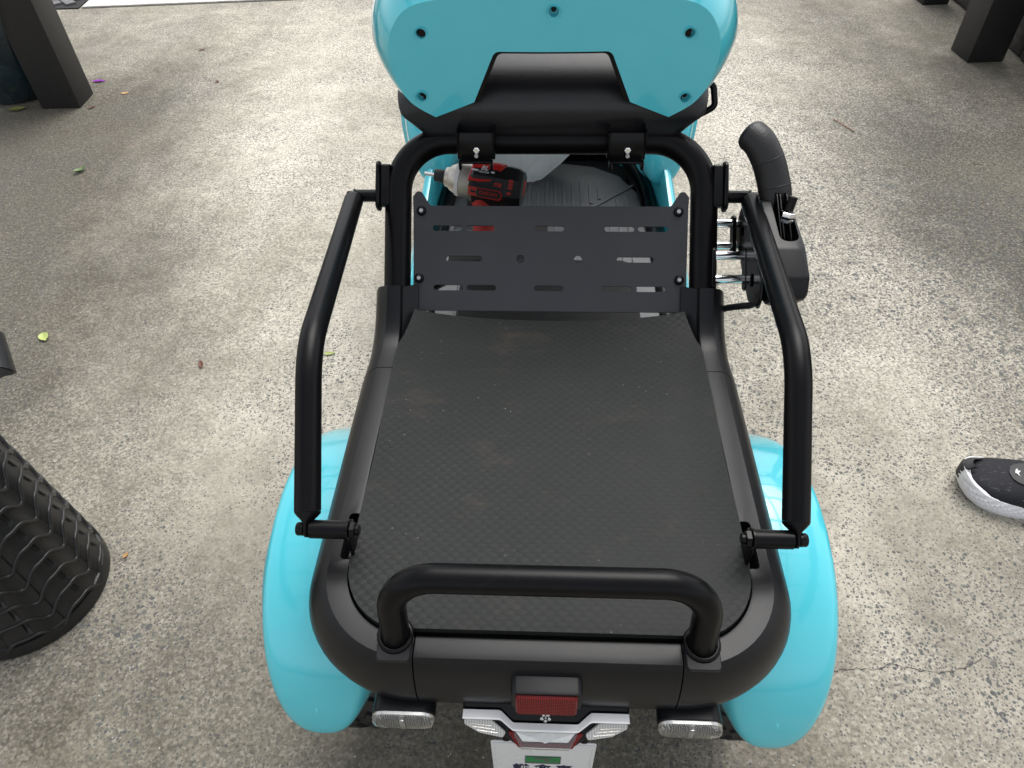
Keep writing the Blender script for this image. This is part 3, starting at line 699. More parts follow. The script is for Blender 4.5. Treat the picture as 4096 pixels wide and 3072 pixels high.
box('seat_crossbar', (0, .900, .690), (.30, .018, .010), 'gloss_black', SC, .002)
box('seat_slide', (0, 1.06, .682), (.20, .30, .022), 'dark_void', SC, .004)

# ---- rear fenders and wheels
def fender(name, s, yc, zc, a0, a1, xin, xout, R=.205):
    # domed shell: flat crown, rounded shoulder, short side wall following a rounded outline, rolled lip
    xa, xc = (xout - xin) / 2, (xin + xout) / 2; L0, L1 = rad(a0) * R, rad(a1) * R; sb, sc = (L1 - L0) / 2, (L0 + L1) / 2
    INS = [(-.0055, .0560), (-.0052, .0525), (-.001, .0500), (.0018, .0460), (.0050, .0345), (.0085, .0220), (.0115, .0130), (.0142, .0075), (.0170, .0042), (.0205, .0022), (.0250, .0010), (.0330, .0003), (.0430, 0), (.056, -.0006), (.0655, -.0008)]
    n = 96; rings = []
    for e, dr in INS:
        ring = []
        for k in range(n):
            t = 2 * math.pi * k / n; c, d = math.cos(t), math.sin(t); p = 2 / 2.7
            x = (xa - e) * math.copysign(abs(c) ** p, c); l = (sb - e) * math.copysign(abs(d) ** p, d)
            r = R - dr + .006 * (1 - (x / xa) ** 2); a = (sc + l) / R
            ring.append(Vector((s * (xc + x), yc + r * math.cos(a), zc + r * math.sin(a))))
        rings.append(ring)
    v, f = loft(rings, True, (False, False)); b0 = (len(rings) - 1) * n; pr_ = lambda k: b0 + (n // 2 - k) % n
    for k in range(-n // 4, n // 4): f.append((b0 + k % n, b0 + (k + 1) % n, pr_(k + 1), pr_(k)))
    o = py_obj(name, v, f, 'turquoise', SC, 50)
    md = o.modifiers.new('s', 'SOLIDIFY'); md.thickness = .003; md.offset = -1
    return o
def wheel(s, y, z, xin, xw, R):
    c = Vector((s * (xin + xw / 2), y, z)); d = Vector((s, 0, 0)); h = xw / 2
    W_ = lathe('wheel', c, d, [(-h * .6, .03), (-h * .6, R * .55), (-h * .75, R * .62), (h * .75, R * .62), (h * .6, R * .55), (h * .5, .03)], 'cast_aluminium', SC, 32)
    ty = [(-h * .78, R * .60), (-h, R * .72), (-h * 1.02, R * .86), (-h * .85, R * .96), (-h * .4, R * .99), (0, R), (h * .4, R * .99), (h * .85, R * .96), (h * 1.02, R * .86), (h, R * .72), (h * .78, R * .60)]
    T_ = lathe('tyre', c, d, ty, 'rubber_tyre', W_, 48, 50)
    vf = []
    for k in range(30):
        a = 2 * math.pi * k / 30
        for e in (-1, 1):
            aa = a + (e * .03); p = c + d * (e * h * .5) + Vector((0, math.cos(aa), math.sin(aa))) * (R * .995)
            vf.append(box_vf(p, (h * .75, .021, .008), Matrix.Rotation(aa - math.pi / 2, 4, 'X') @ Matrix.Rotation(e * .35, 4, 'Z')))
    v, f = merge(*vf); py_obj('tread_blocks', v, f, 'rubber_tyre', T_, 30)
for s in (-1, 1):
    fender('rear_fender', s, .470, .250, 24, 174.5, .168, .3205)
    wheel(s, .480, .150, .19, .095, .150)
    fender('front_fender', s, 1.585, .330, -15, 186, .168, .318, .200)
    wheel(s, 1.585, .150, .19, .095, .150)
    tube('axle_arm', [(s * .05, .48, .17), (s * .2, .48, .15)], .018, 'tube_paint', SC, 12)

# ---- tail lamp, reflector, turn signals, number plate
V0 = Vector((0, .2395, .4505)); VD = Vector((0, -.0235, -.0250)).normalized(); VN = Vector((0, -VD.z * -1, 0)); VN = Vector((0, VD.z, -VD.y)).normalized()
if VN.z < 0: VN = -VN
def tl(x, v_, d=0): return V0 + Vector((x, 0, 0)) + VD * v_ + VN * d
def tail_lamp():
    o = f2d([(-.0755, -.0075), (.0755, -.0075), (.0755, .010), (.062, .0205), (.036, .026), (.026, .0335), (-.026, .0335), (-.036, .026), (-.062, .0205), (-.0755, .010)], [.003, .003, .004, .004, .004, .006, .006, .004, .004, .004], 4)
    L_ = plate('tail_lamp', o, [], lambda x, y, d: tl(x, y, -d), .022, 'gloss_black', SC, .0015)
    top = fillet([(-.0750, .0, 0), (-.041, .0, 0), (-.0295, .0112, 0), (.0295, .0112, 0), (.041, .0, 0), (.0750, .0, 0)], .005, 4)
    rings = []
    for p in top:
        q = min(1, max(0, (.041 - abs(p.x)) / .0115)); dp = .0072 - .0012 * q; e = tl(p.x, p.y, .003); k_ = .985 if abs(p.x) > .07 else 1
        rings.append([e + Vector((0, .001, -.006)), e + Vector((0, .001, 0)), e + Vector((0, -dp + .001, .0006)), e + Vector((0, -dp, 0)), e + Vector((0, -dp, -.0012)), e + Vector((0, -dp + .003, -.006))])
    v, f = loft(rings); st = py_obj('light_strip', v, f, 'strip_sky_white', L_, 30)
    for s in (-1, 1):
        wl = [(s * .0745, .0078), (s * .0490, .0085), (s * .0360, .0195), (s * .0385, .0245), (s * .060, .0205), (s * .0735, .0130)]
        w_ = plate('wing_lens', f2d(wl if s > 0 else wl[::-1], .002, 3), [], lambda x, y, d: tl(x, y, .0034 - d), .0034, 'clear_lens', L_, .0005)
        for k in range(3):
            y0 = .0115 + k * .0032; tube('lens_rib', [tl(s * (.070 - k * .004), y0, .0036), tl(s * (.049 - k * .003), y0 + .0022, .0036)], .0006, 'reflector_chrome', w_, 6)
        lathe('plate_lamp', tl(s * .036, .026, -.012), VD, [(0, .005), (.006, .005), (.008, .004)], 'gloss_black', L_, 14)
    ru = [(-.0345, .0190), (-.0285, .0190), (-.0210, .0292), (.0210, .0292), (.0285, .0190), (.0345, .0190), (.0245, .0335), (-.0245, .0335)]
    plate('red_surround', f2d(ru, [.001, .001, .002, .002, .001, .001, .003, .003], 3), [], lambda x, y, d: tl(x, y, .0028 - d), .003, 'red_lens', L_, .0004)
    cl = [(-.0280, .0185), (.0280, .0185), (.0205, .0288), (-.0205, .0288)]
    cb = plate('reflector_bowl', f2d(cl, .001, 2), [], lambda x, y, d: tl(x, y, .0012 - d), .001, 'reflector_chrome', L_)
    for e in (-1, 1):
        v = [tl(0, .0285, .0036), tl(e * .0135, .0232, .0030), tl(e * .026, .0202, .0020), tl(e * .026, .0190, .0014), tl(0, .0190, .0014)]
        py_obj('reflector_facet', v, [(0, 1, 2, 3, 4)], 'reflector_chrome', cb, None)
    plate('clear_cover', f2d([(-.030, .0182), (.030, .0182), (.022, .0338), (-.022, .0338)], .002, 3), [], lambda x, y, d: tl(x, y, .0042 - d), .0008, 'clear_cover', L_)
    # emblem: five petals round a 5, on the black housing above the strip
    em = empty('emblem', (0, 0, 0)); em.parent = L_
    for k in range(5):
        a = rad(90 + 72 * k + 36); c0 = (.0 + .0034 * math.cos(a), .0062 - .0034 * math.sin(a) * .9)
        pt = [(c0[0] + .0017 * math.cos(a + b) * (1.15 if i % 2 == 0 else .8), c0[1] - .0017 * math.sin(a + b) * (1.15 if i % 2 == 0 else .8)) for i, b in enumerate([0, 1.25, 2.3, 3.9, 5.0])]
        py_obj('petal', [tl(x, y, .0004) for x, y in pt], [tuple(range(5))], 'print_white', L_, None)
    bpy.data.objects.remove(em)
    mt = Matrix((( 1, 0, 0, 0), (0, -VD.y, VN.y, 0), (0, -VD.z, VN.z, 0), (0, 0, 0, 1))); mt.translation = tl(0, .0060, .0003)
    text('emblem_figure', '5', .0042, 'print_white', L_, mt, .0001, True)
tail_lamp()
# reflector box
def reflector():
    rings = []
    for y, k in ((.262, 1.0), (.2335, 1.0), (.2315, .97)):
        rings.append([Vector((x * k, y, .494 + (z - .494) * k)) for x, z in [(p.x, p.y) for p in fillet([(-.0305, .478, 0), (.0305, .478, 0), (.0305, .511, 0), (-.0305, .511, 0)], .005, 5, True)]])
    v, f = loft(rings); b = py_obj('reflector_box', v, f, 'black_plastic', SC, 35)
    rings = []
    for y, k in ((.2325, 1.0), (.2282, .98), (.2270, .93)):
        rings.append([Vector((x * k, y + (z - .494) * .15, .494 + (z - .494) * k)) for x, z in [(p.x, p.y) for p in fillet([(-.0268, .481, 0), (.0268, .481, 0), (.0268, .507, 0), (-.0268, .507, 0)], .0025, 3, True)]])
    v, f = loft(rings); py_obj('red_reflector', v, f, 'red_lens', b, 35)
reflector()
for s in (-1, 1):
    cxs = s * .130
    def caps(y, hw, hh, zc): return [Vector((cxs + x, y, zc + z)) for x, z in slot2d(0, 0, 2 * hw, 2 * hh, 8)]
    v, f = loft([caps(.275, .024, .009, .446), caps(.262, .0285, .012, .4455), caps(.2345, .0295, .0125, .444), caps(.2335, .0285, .0115, .444)]); b = py_obj('turn_signal', v, f, 'black_plastic', SC, 40)
    v, f = loft([caps(.2345, .0288, .0118, .444), caps(.2300, .0288, .0118, .4435), caps(.2262, .0278, .0108, .443), caps(.2245, .025, .0085, .443)]); l = py_obj('signal_lens', v, f, 'clear_cover', b, 40)
    v, f = loft([caps(.2343, .0275, .0105, .444), caps(.2310, .0265, .0100, .444)]); py_obj('signal_reflector', v, f, 'reflector_chrome', b, 40)
    vf = [box_vf((cxs - .024 + k * .0021, .2296, .4438), (.0010, .003, .017 if 2 < k < 21 else .012), Matrix.Rotation(.5, 4, 'Z')) for k in range(24)]; v, f = merge(*vf); rr_ = py_obj('reflector_ribs', v, f, 'reflector_chrome', b, 30); tag(rr_, kind='stuff')
    box('lens_divider', (cxs, .2285, .4440), (.0045, .0050, .017), 'reflector_chrome', l, .0008)
    tube('signal_stem', [(cxs + s * -.02, .262, .446), (cxs + s * -.032, .272, .448)], .006, 'gloss_black', b, 12)
def number_plate():
    po = f2d([(-.0495, -.05), (.0495, -.05), (.0495, .05), (-.0495, .05)], .004)
    PZ = lambda x, y, d: Vector((x - .0015, .2240 + d, .364 + y))
    pb = plate('number_plate', po, [], lambda x, y, d: PZ(x, y, d), .0015, 'white_plastic', SC, .0004)
    sf = lambda x, y, d: PZ(x, y, -.0003 - d)
    plate('rim_emboss', f2d([(-.0475, -.048), (.0475, -.048), (.0475, .048), (-.0475, .048)], .003), [f2d([(-.0462, -.0467), (.0462, -.0467), (.0462, .0467), (-.0462, .0467)], .003)], sf, .0006, 'white_plastic', pb)
    s_ = plate('inspection_sticker', [(-.0175, -.010), (.0175, -.010), (.0175, .012), (-.0175, .012)], [], sf, .0002, 'grey_sticker', pb)
    plate('sticker_green', [(-.0165, -.0045), (.0165, -.0045), (.0165, .011), (-.0165, .011)], [], lambda x, y, d: PZ(x, y, -.0006 - d), .0002, 'green_sticker', s_)
    plate('sticker_mark', [(-.008, .0095), (.008, .0095), (.008, .0045), (.0062, .0045), (.0062, -.0005), (.0012, -.0005), (.0012, .0045), (-.008, .0045)][::-1], [], lambda x, y, d: PZ(x, y, -.0009 - d), .0002, 'grey_sticker', s_)
    mt = Matrix(((1, 0, 0, 0), (0, 0, -1, 0), (0, 1, 0, 0), (0, 0, 0, 1)))
    for x, ch in ((-.0215, '鎌'), (0, '倉'), (.0215, '市')):
        m2 = mt.copy(); m2.translation = PZ(x, -.0225, -.0005); text('plate_lettering', ch, .0165, 'navy_ink', pb, m2, .0002, True)
    m3 = mt.copy(); m3.translation = PZ(.0115, .0025, -.0012); text('sticker_figure', 'II', .005, 'grey_sticker', s_, m3, .0001)
number_plate()

# ---- hand brake on the right upright
def hand_brake():
    HB = empty('hand_brake', (.27, .75, .6)); HB.parent = SC; HB.location = Vector((.27, .75, .6)) - SC.location
    def fx(o): o.location = -Vector((.27, .75, .6)); return o
    # housing: side profile in YZ, given thickness in X
    prof = f2d([(.645, .603), (.672, .572), (.724, .568), (.805, .582), (.828, .606), (.808, .645), (.768, .657), (.690, .643), (.655, .625)], [.010, .012, .02, .02, .014, .012, .012, .02, .012], 5)
    rings = []
    for x, k in ((.2535, .93), (.256, .98), (.260, 1.0), (.280, 1.0), (.287, .985), (.2905, .94)):
        cy, cz = .735, .612; rings.append([Vector((x + (.735 - y) * .04, cy + (y - cy) * k, cz + (z - cz) * k)) for y, z in prof])
    v, f = loft(rings); h = py_obj('brake_housing', v, f, 'black_plastic', None, 40)
    cb = bm_obj('cutter', box_bm(.0225, .082, .09, .009, 3, Matrix.Translation((.2765, .738, .672)) @ Matrix.Rotation(rad(8), 4, 'X')), 'dark_void')
    bpy.context.view_layer.update(); cut(h, cb); h.parent = HB; fx(h)
    # ratchet blades in the slot
    for k, x in enumerate((.2690, .2725, .2805)):
        fx(plate('ratchet_blade', f2d([(.705, .610), (.775, .610), (.785, .662), (.765, .668), (.71, .640)], .008), [], lambda a, b, d, x=x: Vector((x + d, a, b)), .0016, 'gloss_black', HB, .0003))
    # grip
    gp = catmull([(.2765, .770, .630), (.2755, .781, .652), (.2690, .795, .674), (.2610, .806, .692), (.2505, .820, .706), (.2385, .835, .711)], 6)
    n = len(gp); rr = [.0165 + .002 * min(1, i / 8) for i in range(n)]; rr[-1] = .010; rr[-2] = .0158; rr[-3] = .0176
    rings = []
    for i, (p, t, u, v_) in enumerate(frames(gp)):
        rings.append([p + (u * math.cos(a) * 1.05 + v_ * math.sin(a) * .92) * rr[i] for a in [2 * math.pi * k / 22 for k in range(22)]])
    v, f = loft(rings); G_ = fx(py_obj('brake_grip', v, f, 'leather', HB, 70))
    for q in (9, 17): 
        P_ = frames(gp)[q]; tube('stitch_line', [P_[0] + (P_[2] * math.cos(a) * 1.06 + P_[3] * math.sin(a) * .93) * rr[q] for a in [2 * math.pi * k / 22 for k in range(22)]], .0006, 'black_rubber', G_, 6, 60, False, True)
    # button with nut
    bt = fx(tube('release_pin', [(.2800, .7415, .660), (.2830, .7465, .675)], .0052, 'gloss_black', HB, 14))
    hexnut('pin_nut', (.2790, .7385, .653), (.0025, .005, .017), .0085, .006, 'chrome', bt); hexnut('pin_nut', (.2782, .7370, .647), (.0025, .005, .017), .0085, .0045, 'zinc', bt)
    # clamp plates with chrome spacers on the hoop tube
    nrm = Vector((0, -Q, Q))
    for (s0, d0, xa, xb) in ((.0265, .010, .2045, .2455), (.0755, -.028, .206, .2395)):
        pl_o = f2d([(-.027, -.008), (.027, -.008), (.027, .008), (-.027, .008)], .006)
        for x0 in (xa, xb):
            fx(plate('clamp_plate', pl_o, [], lambda a, b, d, x0=x0: hp(x0 + d, s0 + a - .002, d0 + b), .005, 'gloss_black', HB, .001))
        for ds in (-.0148, .0148):
            c = hp(xa + .004, s0 + ds, d0); sp = fx(lathe('chrome_spacer', c, (1, 0, 0), [(0, .0058), (xb - xa - .003, .0058)], 'chrome', HB, 22))
            lathe('spacer_bolt', hp(xb + .004, s0 + ds, d0), (1, 0, 0), [(0, .005), (.008, .005), (.009, .004)], 'zinc', sp, 16)
            lathe('bolt_thread', hp(xa, s0 + ds, d0), (-1, 0, 0), sum([[(k * .0012, .0034), (k * .0012 + .0006, .0029)] for k in range(9)], []), 'zinc', sp, 12)
    fx(plate('mount_plate', f2d([(.660, .578), (.700, .556), (.815, .580), (.815, .622), (.760, .636), (.675, .606)], .012), [circ2d(.705, .585, .008), circ2d(.785, .602, .007)], lambda a, b, d: Vector((.2465 + d, a, b)), .004, 'gloss_black', HB, .001))
    fx(plate('mount_plate', f2d([(.665, .565), (.720, .552), (.80, .570), (.79, .60), (.70, .612)], .012), [], lambda a, b, d: Vector((.2512 + d, a, b)), .003, 'gloss_black', HB, .001))
    cab = catmull([(.255, .690, .575), (.250, .690, .560), (.241, .700, .549), (.228, .714, .534), (.212, .72, .522), (.19, .73, .51)], 6)
    fx(tube('brake_cable', cab, .0042, 'black_rubber', HB, 12, 60))
hand_brake()

# ---- footwell, floor mat, front body, steering
def footwell():
    pts = [(-.212, .80), (-.212, 1.36), (-.205, 1.44), (-.17, 1.515), (-.11, 1.56), (-.04, 1.575), (.04, 1.575), (.11, 1.56), (.17, 1.515), (.205, 1.44), (.212, 1.36), (.212, .80)]
    fm = plate('floor_mat', f2d(pts, .03), [], lambda x, y, d: Vector((x, y, .270 - d)), .012, 'floor_rubber', SC, .003)
    vf = []
    for k in range(-9, 10):
        x = k * .0195; ym = 1.50 - (x / .2) ** 2 * .12
        dg = 1.30 + (x - .02) * .95           # diagonal break in the rib pattern at the right
        segs = [(.83, ym)] if x < .05 else [(.83, dg - .018), (dg + .018, ym)]
        for a, b in segs:
            if b - a > .02: vf.append(box_vf((x, (a + b) / 2, .2712), (.0065, b - a, .004)))
    vf.append(box_vf((.125, 1.40, .2712), (.006, .27, .004), Matrix.Rotation(rad(-46), 4, 'Z')))
    v, f = merge(*vf); r_ = py_obj('floor_rib', v, f, 'floor_rubber', fm, 30); tag(r_, kind='stuff')
    v, f = loft([[Vector((x, y, z)) for x, z in ((-.26, .16), (.26, .16), (.26, .255), (-.26, .255))] for y in (.78, 1.4, 1.62)]); py_obj('floor_pan', v, f, 'dark_void', SC, 30)
    for s in (-1, 1):
        pth = catmull([(s * .222, .96, .262), (s * .224, 1.2, .268), (s * .222, 1.36, .276), (s * .212, 1.46, .285), (s * .185, 1.54, .30)], 6)
        tube('side_bolster', pth, .0165, 'gloss_black', SC, 16, 60)
        pth = [(s * .245, .95, .26, .29), (s * .247, 1.2, .262, .31), (s * .244, 1.34, .265, .345), (s * .234, 1.44, .27, .39), (s * .215, 1.54, .28, .44), (s * .16, 1.61, .30, .53), (s * .09, 1.655, .32, .60), (0, 1.67, .32, .64)]
        rings = [[Vector((x, y, z0 - .04)), Vector((x, y, z0)), Vector((x, y, z0 + (z1 - z0) * .7)), Vector((x + s * .004, y + .002, z1)), Vector((x + s * .012, y + .006, z1 + .003)), Vector((x + s * .02, y + .012, z1 - .004)), Vector((x + s * .028, y + .016, z0 + (z1 - z0) * .4)), Vector((x + s * .028, y + .016, z0 - .05))] for x, y, z0, z1 in pth]
        R2 = []
        for i in range(len(rings[0])): R2.append(catmull([r[i] for r in rings], 5))
        v, f = loft([list(c) for c in zip(*R2)]); py_obj('front_body', v, f, 'turquoise', SC, 60)
    box('front_panel', (0, 1.625, .29), (.36, .02, .30), 'gloss_black', SC, .006)
    # steering column and bars ahead of the seat
    tube('steering_column', [(0, 1.72, .40), (0, 1.60, .95), (0, 1.585, 1.0)], [.035, .028, .024], 'black_plastic', SC, 18, 60)
    hb_ = tube('handlebar', fillet([(-.29, 1.44, .95), (-.20, 1.56, .98), (.20, 1.56, .98), (.29, 1.44, .95)], .05, 8), .011, 'tube_paint', SC, 14, 60)
    for s in (-1, 1): tube('handlebar_grip', [(s * .30, 1.427, .947), (s * .245, 1.50, .965)], .0165, 'black_rubber', hb_, 16, 60)
    box('dash_pod', (0, 1.585, 1.01), (.17, .09, .06), 'black_plastic', SC, .02, Matrix.Rotation(rad(-25), 4, 'X'))
    tray = plate('under_seat_tray', f2d([(-.165, .915), (.0, .915), (.0, 1.10), (-.165, 1.10)], .015), [], lambda x, y, d: Vector((x, y, .423 - d)), .006, 'dark_void', SC, .001)
    tube('tray_strut', [(-.16, .92, .42), (-.185, .78, .50)], .008, 'tube_paint', SC, 10); tube('tray_strut', [(-.02, 1.08, .42), (0, 1.09, .42)], .008, 'tube_paint', SC, 10)
footwell()

# ================================================================== LOOSE THINGS
def driver():
    D = empty('impact_driver', (-.09, 1.0, .423)); tag(D, 'red and black cordless impact driver standing under the seat', 'power tool')
    tilt = Matrix.Translation((-.112, 1.0, .548)) @ Matrix.Rotation(rad(6), 4, 'Y') @ Matrix.Rotation(rad(-8), 4, 'Z') @ Matrix.Rotation(rad(-26), 4, 'X') @ Matrix.Scale(.9, 4)
    def T(v): return [tilt @ Vector(p) for p in v]
    def add(name, vf, mat, par=D, sm=35): return py_obj(name, T(vf[0]), vf[1], mat, par, sm)
    # local: x along the body (+x rear), z up, y away from camera; nose to -x
    nose = add('gear_case', lathe_vf((0, 0, 0), (1, 0, 0), [(-.058, .012), (-.056, .016), (-.050, .0175), (-.047, .021), (-.040, .0245), (-.030, .028), (-.0295, .0285), (-.012, .0295), (-.004, .0295)], 32), 'cast_aluminium')
    add('chuck_collar', lathe_vf((0, 0, 0), (1, 0, 0), [(-.076, .0085), (-.0755, .0105), (-.062, .0115), (-.058, .0112)], 28), 'black_rubber', nose)
    add('driver_bit', lathe_vf((0, 0, 0), (1, 0, 0), [(-.094, .003), (-.093, .0037), (-.070, .0037)], 6), 'chrome', nose, 20)
    add('nose_band', lathe_vf((0, 0, 0), (1, 0, 0), [(-.0365, .0262), (-.036, .0285), (-.029, .0300), (-.0285, .0285)], 32), 'print_white', nose)
    def octo(x, ry, rz, ch=.42, oz=0): 
        p = []
        for sy, sz in ((1, 1), (-1, 1), (-1, -1), (1, -1)):
            a, b = (sy * ry * ch, sz * rz), (sy * ry, sz * rz * ch)
            p += [a, b] if sy * sz < 0 else [b, a]
        return [Vector((x, y, z + oz)) for y, z in p]
    bodyv = loft([octo(-.010, .030, .030), octo(-.004, .0335, .034), octo(.045, .0345, .035), octo(.050, .033, .0335)])
    body = add('motor_housing', bodyv, 'black_rubber', D, 25)
    add('rear_cap', loft([octo(.048, .0335, .034), (octo(.055, .0345, .0345)), octo(.070, .0335, .0335), octo(.080, .029, .029), octo(.0835, .022, .022)]), 'black_rubber', body, 30)
    # red top shell with bevelled edges
    def redshell(pts, off, mat, par, name):
        ring0 = [Vector(p) for p in pts]; c = sum(ring0, Vector()) / len(ring0)
        nn = (ring0[1] - ring0[0]).cross(ring0[2] - ring0[0]).normalized()
        if nn.dot(c) < 0: nn = -nn
        ring1 = [c + (p - c) * .95 + nn * off for p in ring0]; return add(name, loft([[p - nn * .003 for p in ring0], [p + nn * off * .4 for p in ring0], ring1]), mat, par, 25)
    redshell([(-.008, -.014, .0345), (.040, -.014, .0355), (.048, .0, .0355), (.040, .014, .0355), (-.008, .014, .0345)], .0015, 'red_plastic', body, 'top_shell')
    red = redshell([(-.012, -.0335, .004), (-.008, -.015, .034), (.038, -.0148, .0352), (.048, -.0165, .0335), (.028, -.0340, .0080), (.008, -.0348, .004)], .0016, 'red_plastic', body, 'side_shell')
    for k in range(4):
        z = .0025 - k * .0024; add('grip_rib', box_vf((.016, -.0350, z), (.050, .002, .0011)), 'black_rubber', body)
    redshell([(-.010, -.0335, -.004), (.004, -.0345, -.006), (.046, -.0350, -.006), (.050, -.0345, -.010), (.050, -.0335, -.0175), (.046, -.030, -.022), (-.008, -.0300, -.020)], .0012, 'red_rubber', body, 'side_panel')
    nm = redshell([(.006, -.0352, -.0075), (.044, -.0362, -.0075), (.0475, -.0358, -.011), (.0475, -.0348, -.0165), (.044, -.0335, -.0195), (.006, -.0335, -.0195)], .0012, 'black_rubber', body, 'name_panel')
    for k in range(3):
        add('vent_slot', box_vf((.036 + k * .0045, -.0350, .0035), (.0032, .0016, .0070), Matrix.Rotation(rad(20), 4, 'Y')), 'red_rubber', body)
        add('vent_slot', box_vf((.062, -.0338, .0130 - k * .0056), (.0075, .0022, .0045)), 'red_rubber', body)
    add('vent_slot', box_vf((.061, -.0340, -.0075), (.0075, .002, .0045)), 'red_rubber', body)
    add('vent_mesh', box_vf((.0800, -.019, .004), (.005, .012, .024), Matrix.Rotation(rad(-35), 4, 'Z')), 'red_rubber', body)
    # handle and battery
    hd = loft([[Vector((x + ox, y, z)) for x, y in [(.019 * math.cos(a) * k, .0175 * math.sin(a) * k) for a in [2 * math.pi * q / 20 for q in range(20)]]] for z, ox, k in ((-.026, .012, 1.25), (-.040, .016, 1.0), (-.07, .021, .98), (-.088, .025, 1.1))])
    H_ = add('handle', hd, 'red_rubber', D, 50); add('trigger', box_vf((-.006, 0, -.040), (.012, .012, .022)), 'black_rubber', H_)
    bm = box_bm(.085, .062, .026, .006, 2, tilt @ Matrix.Translation((.012, 0, -.099))); bm_obj('battery_pack', bm, 'black_rubber', D)
    # lettering on the sloping shell and the name panel
    def facet(o, ex, ey):
        ex = Vector(ex).normalized(); ey = Vector(ey); ey = (ey - ex * ey.dot(ex)).normalized(); n_ = ex.cross(ey)
        m_ = Matrix((ex, ey, n_)).transposed().to_4x4(); m_.translation = o; return tilt @ m_
    fx_ = (1, 0, 0); fy_ = Vector((0, .018, .0235)); o0 = Vector((.0135, -.0260, .0230)); nf = Vector((0, -.0235, .018)).normalized()
    text('shell_lettering', 'BL', .0120, 'print_white', body, facet(o0 + nf * .0022 + fy_ * .10, fx_, fy_), .0003, True, .25)
    text('shell_lettering', 'MOTOR', .0048, 'print_white', body, facet(o0 + nf * .0022 - fy_ * .17, fx_, fy_), .0003, True, .25)
    for xx, ww in ((-.002, .0115), (.0285, .006)):
        add('shell_stripe', box_vf(o0 + nf * .0020 + Vector((xx - .0135, 0, 0)) - fy_ * .10, (ww, .0032, .0006), Matrix.Rotation(math.atan2(.0235, .018), 4, 'X')), 'print_white', body)
    text('name_lettering', 'ONEVAN', .0078, 'print_red', body, facet(Vector((.0265, -.0368, -.0132)), (1, -.02, 0), (0, -.15, 1)), .0004, True)
driver()

def plastic_bag():
    rng = random.Random(11); B = empty('plastic_bag', (-.06, 1.50, .272)); tag(B, 'crumpled white plastic bag slumped on the scooter floor', 'bag')
    n = 48; rings = []
    hs2 = [0, .012, .04, .08, .13, .19, .25, .31, .36, .39]
    for h in hs2:
        q = h / .39; row = []
        for k in range(n):
            a = 2 * math.pi * k / n; g_ = min(1, q * 1.9) ** .6; rx = (.055 + .095 * g_) * (1.0 if h > .005 else .6); ry = (.035 + .035 * g_) * (1.0 if h > .005 else .6)
            fold = 1 + .07 * abs(math.sin(a * 4.5 + 3 * q)) * (.4 + q) + .05 * abs(math.sin(a * 8.5 - 5 * q + 1)) + .05 * math.sin(a * 3 + 7 * q) + rng.uniform(-.03, .03)
            row.append(Vector((-.090 + .075 * g_ + rx * math.cos(a) * fold, 1.500 + .02 * q + ry * math.sin(a) * fold + .008 * math.sin(12 * q + a * 3), .273 + h + .012 * q * math.sin(a * 6) + .02 * q * math.cos(a))))
        rings.append(row)
    v, f = loft(rings, True, (True, True)); py_obj('bag_body', v, f, 'thin_plastic', B, 32)
plastic_bag()

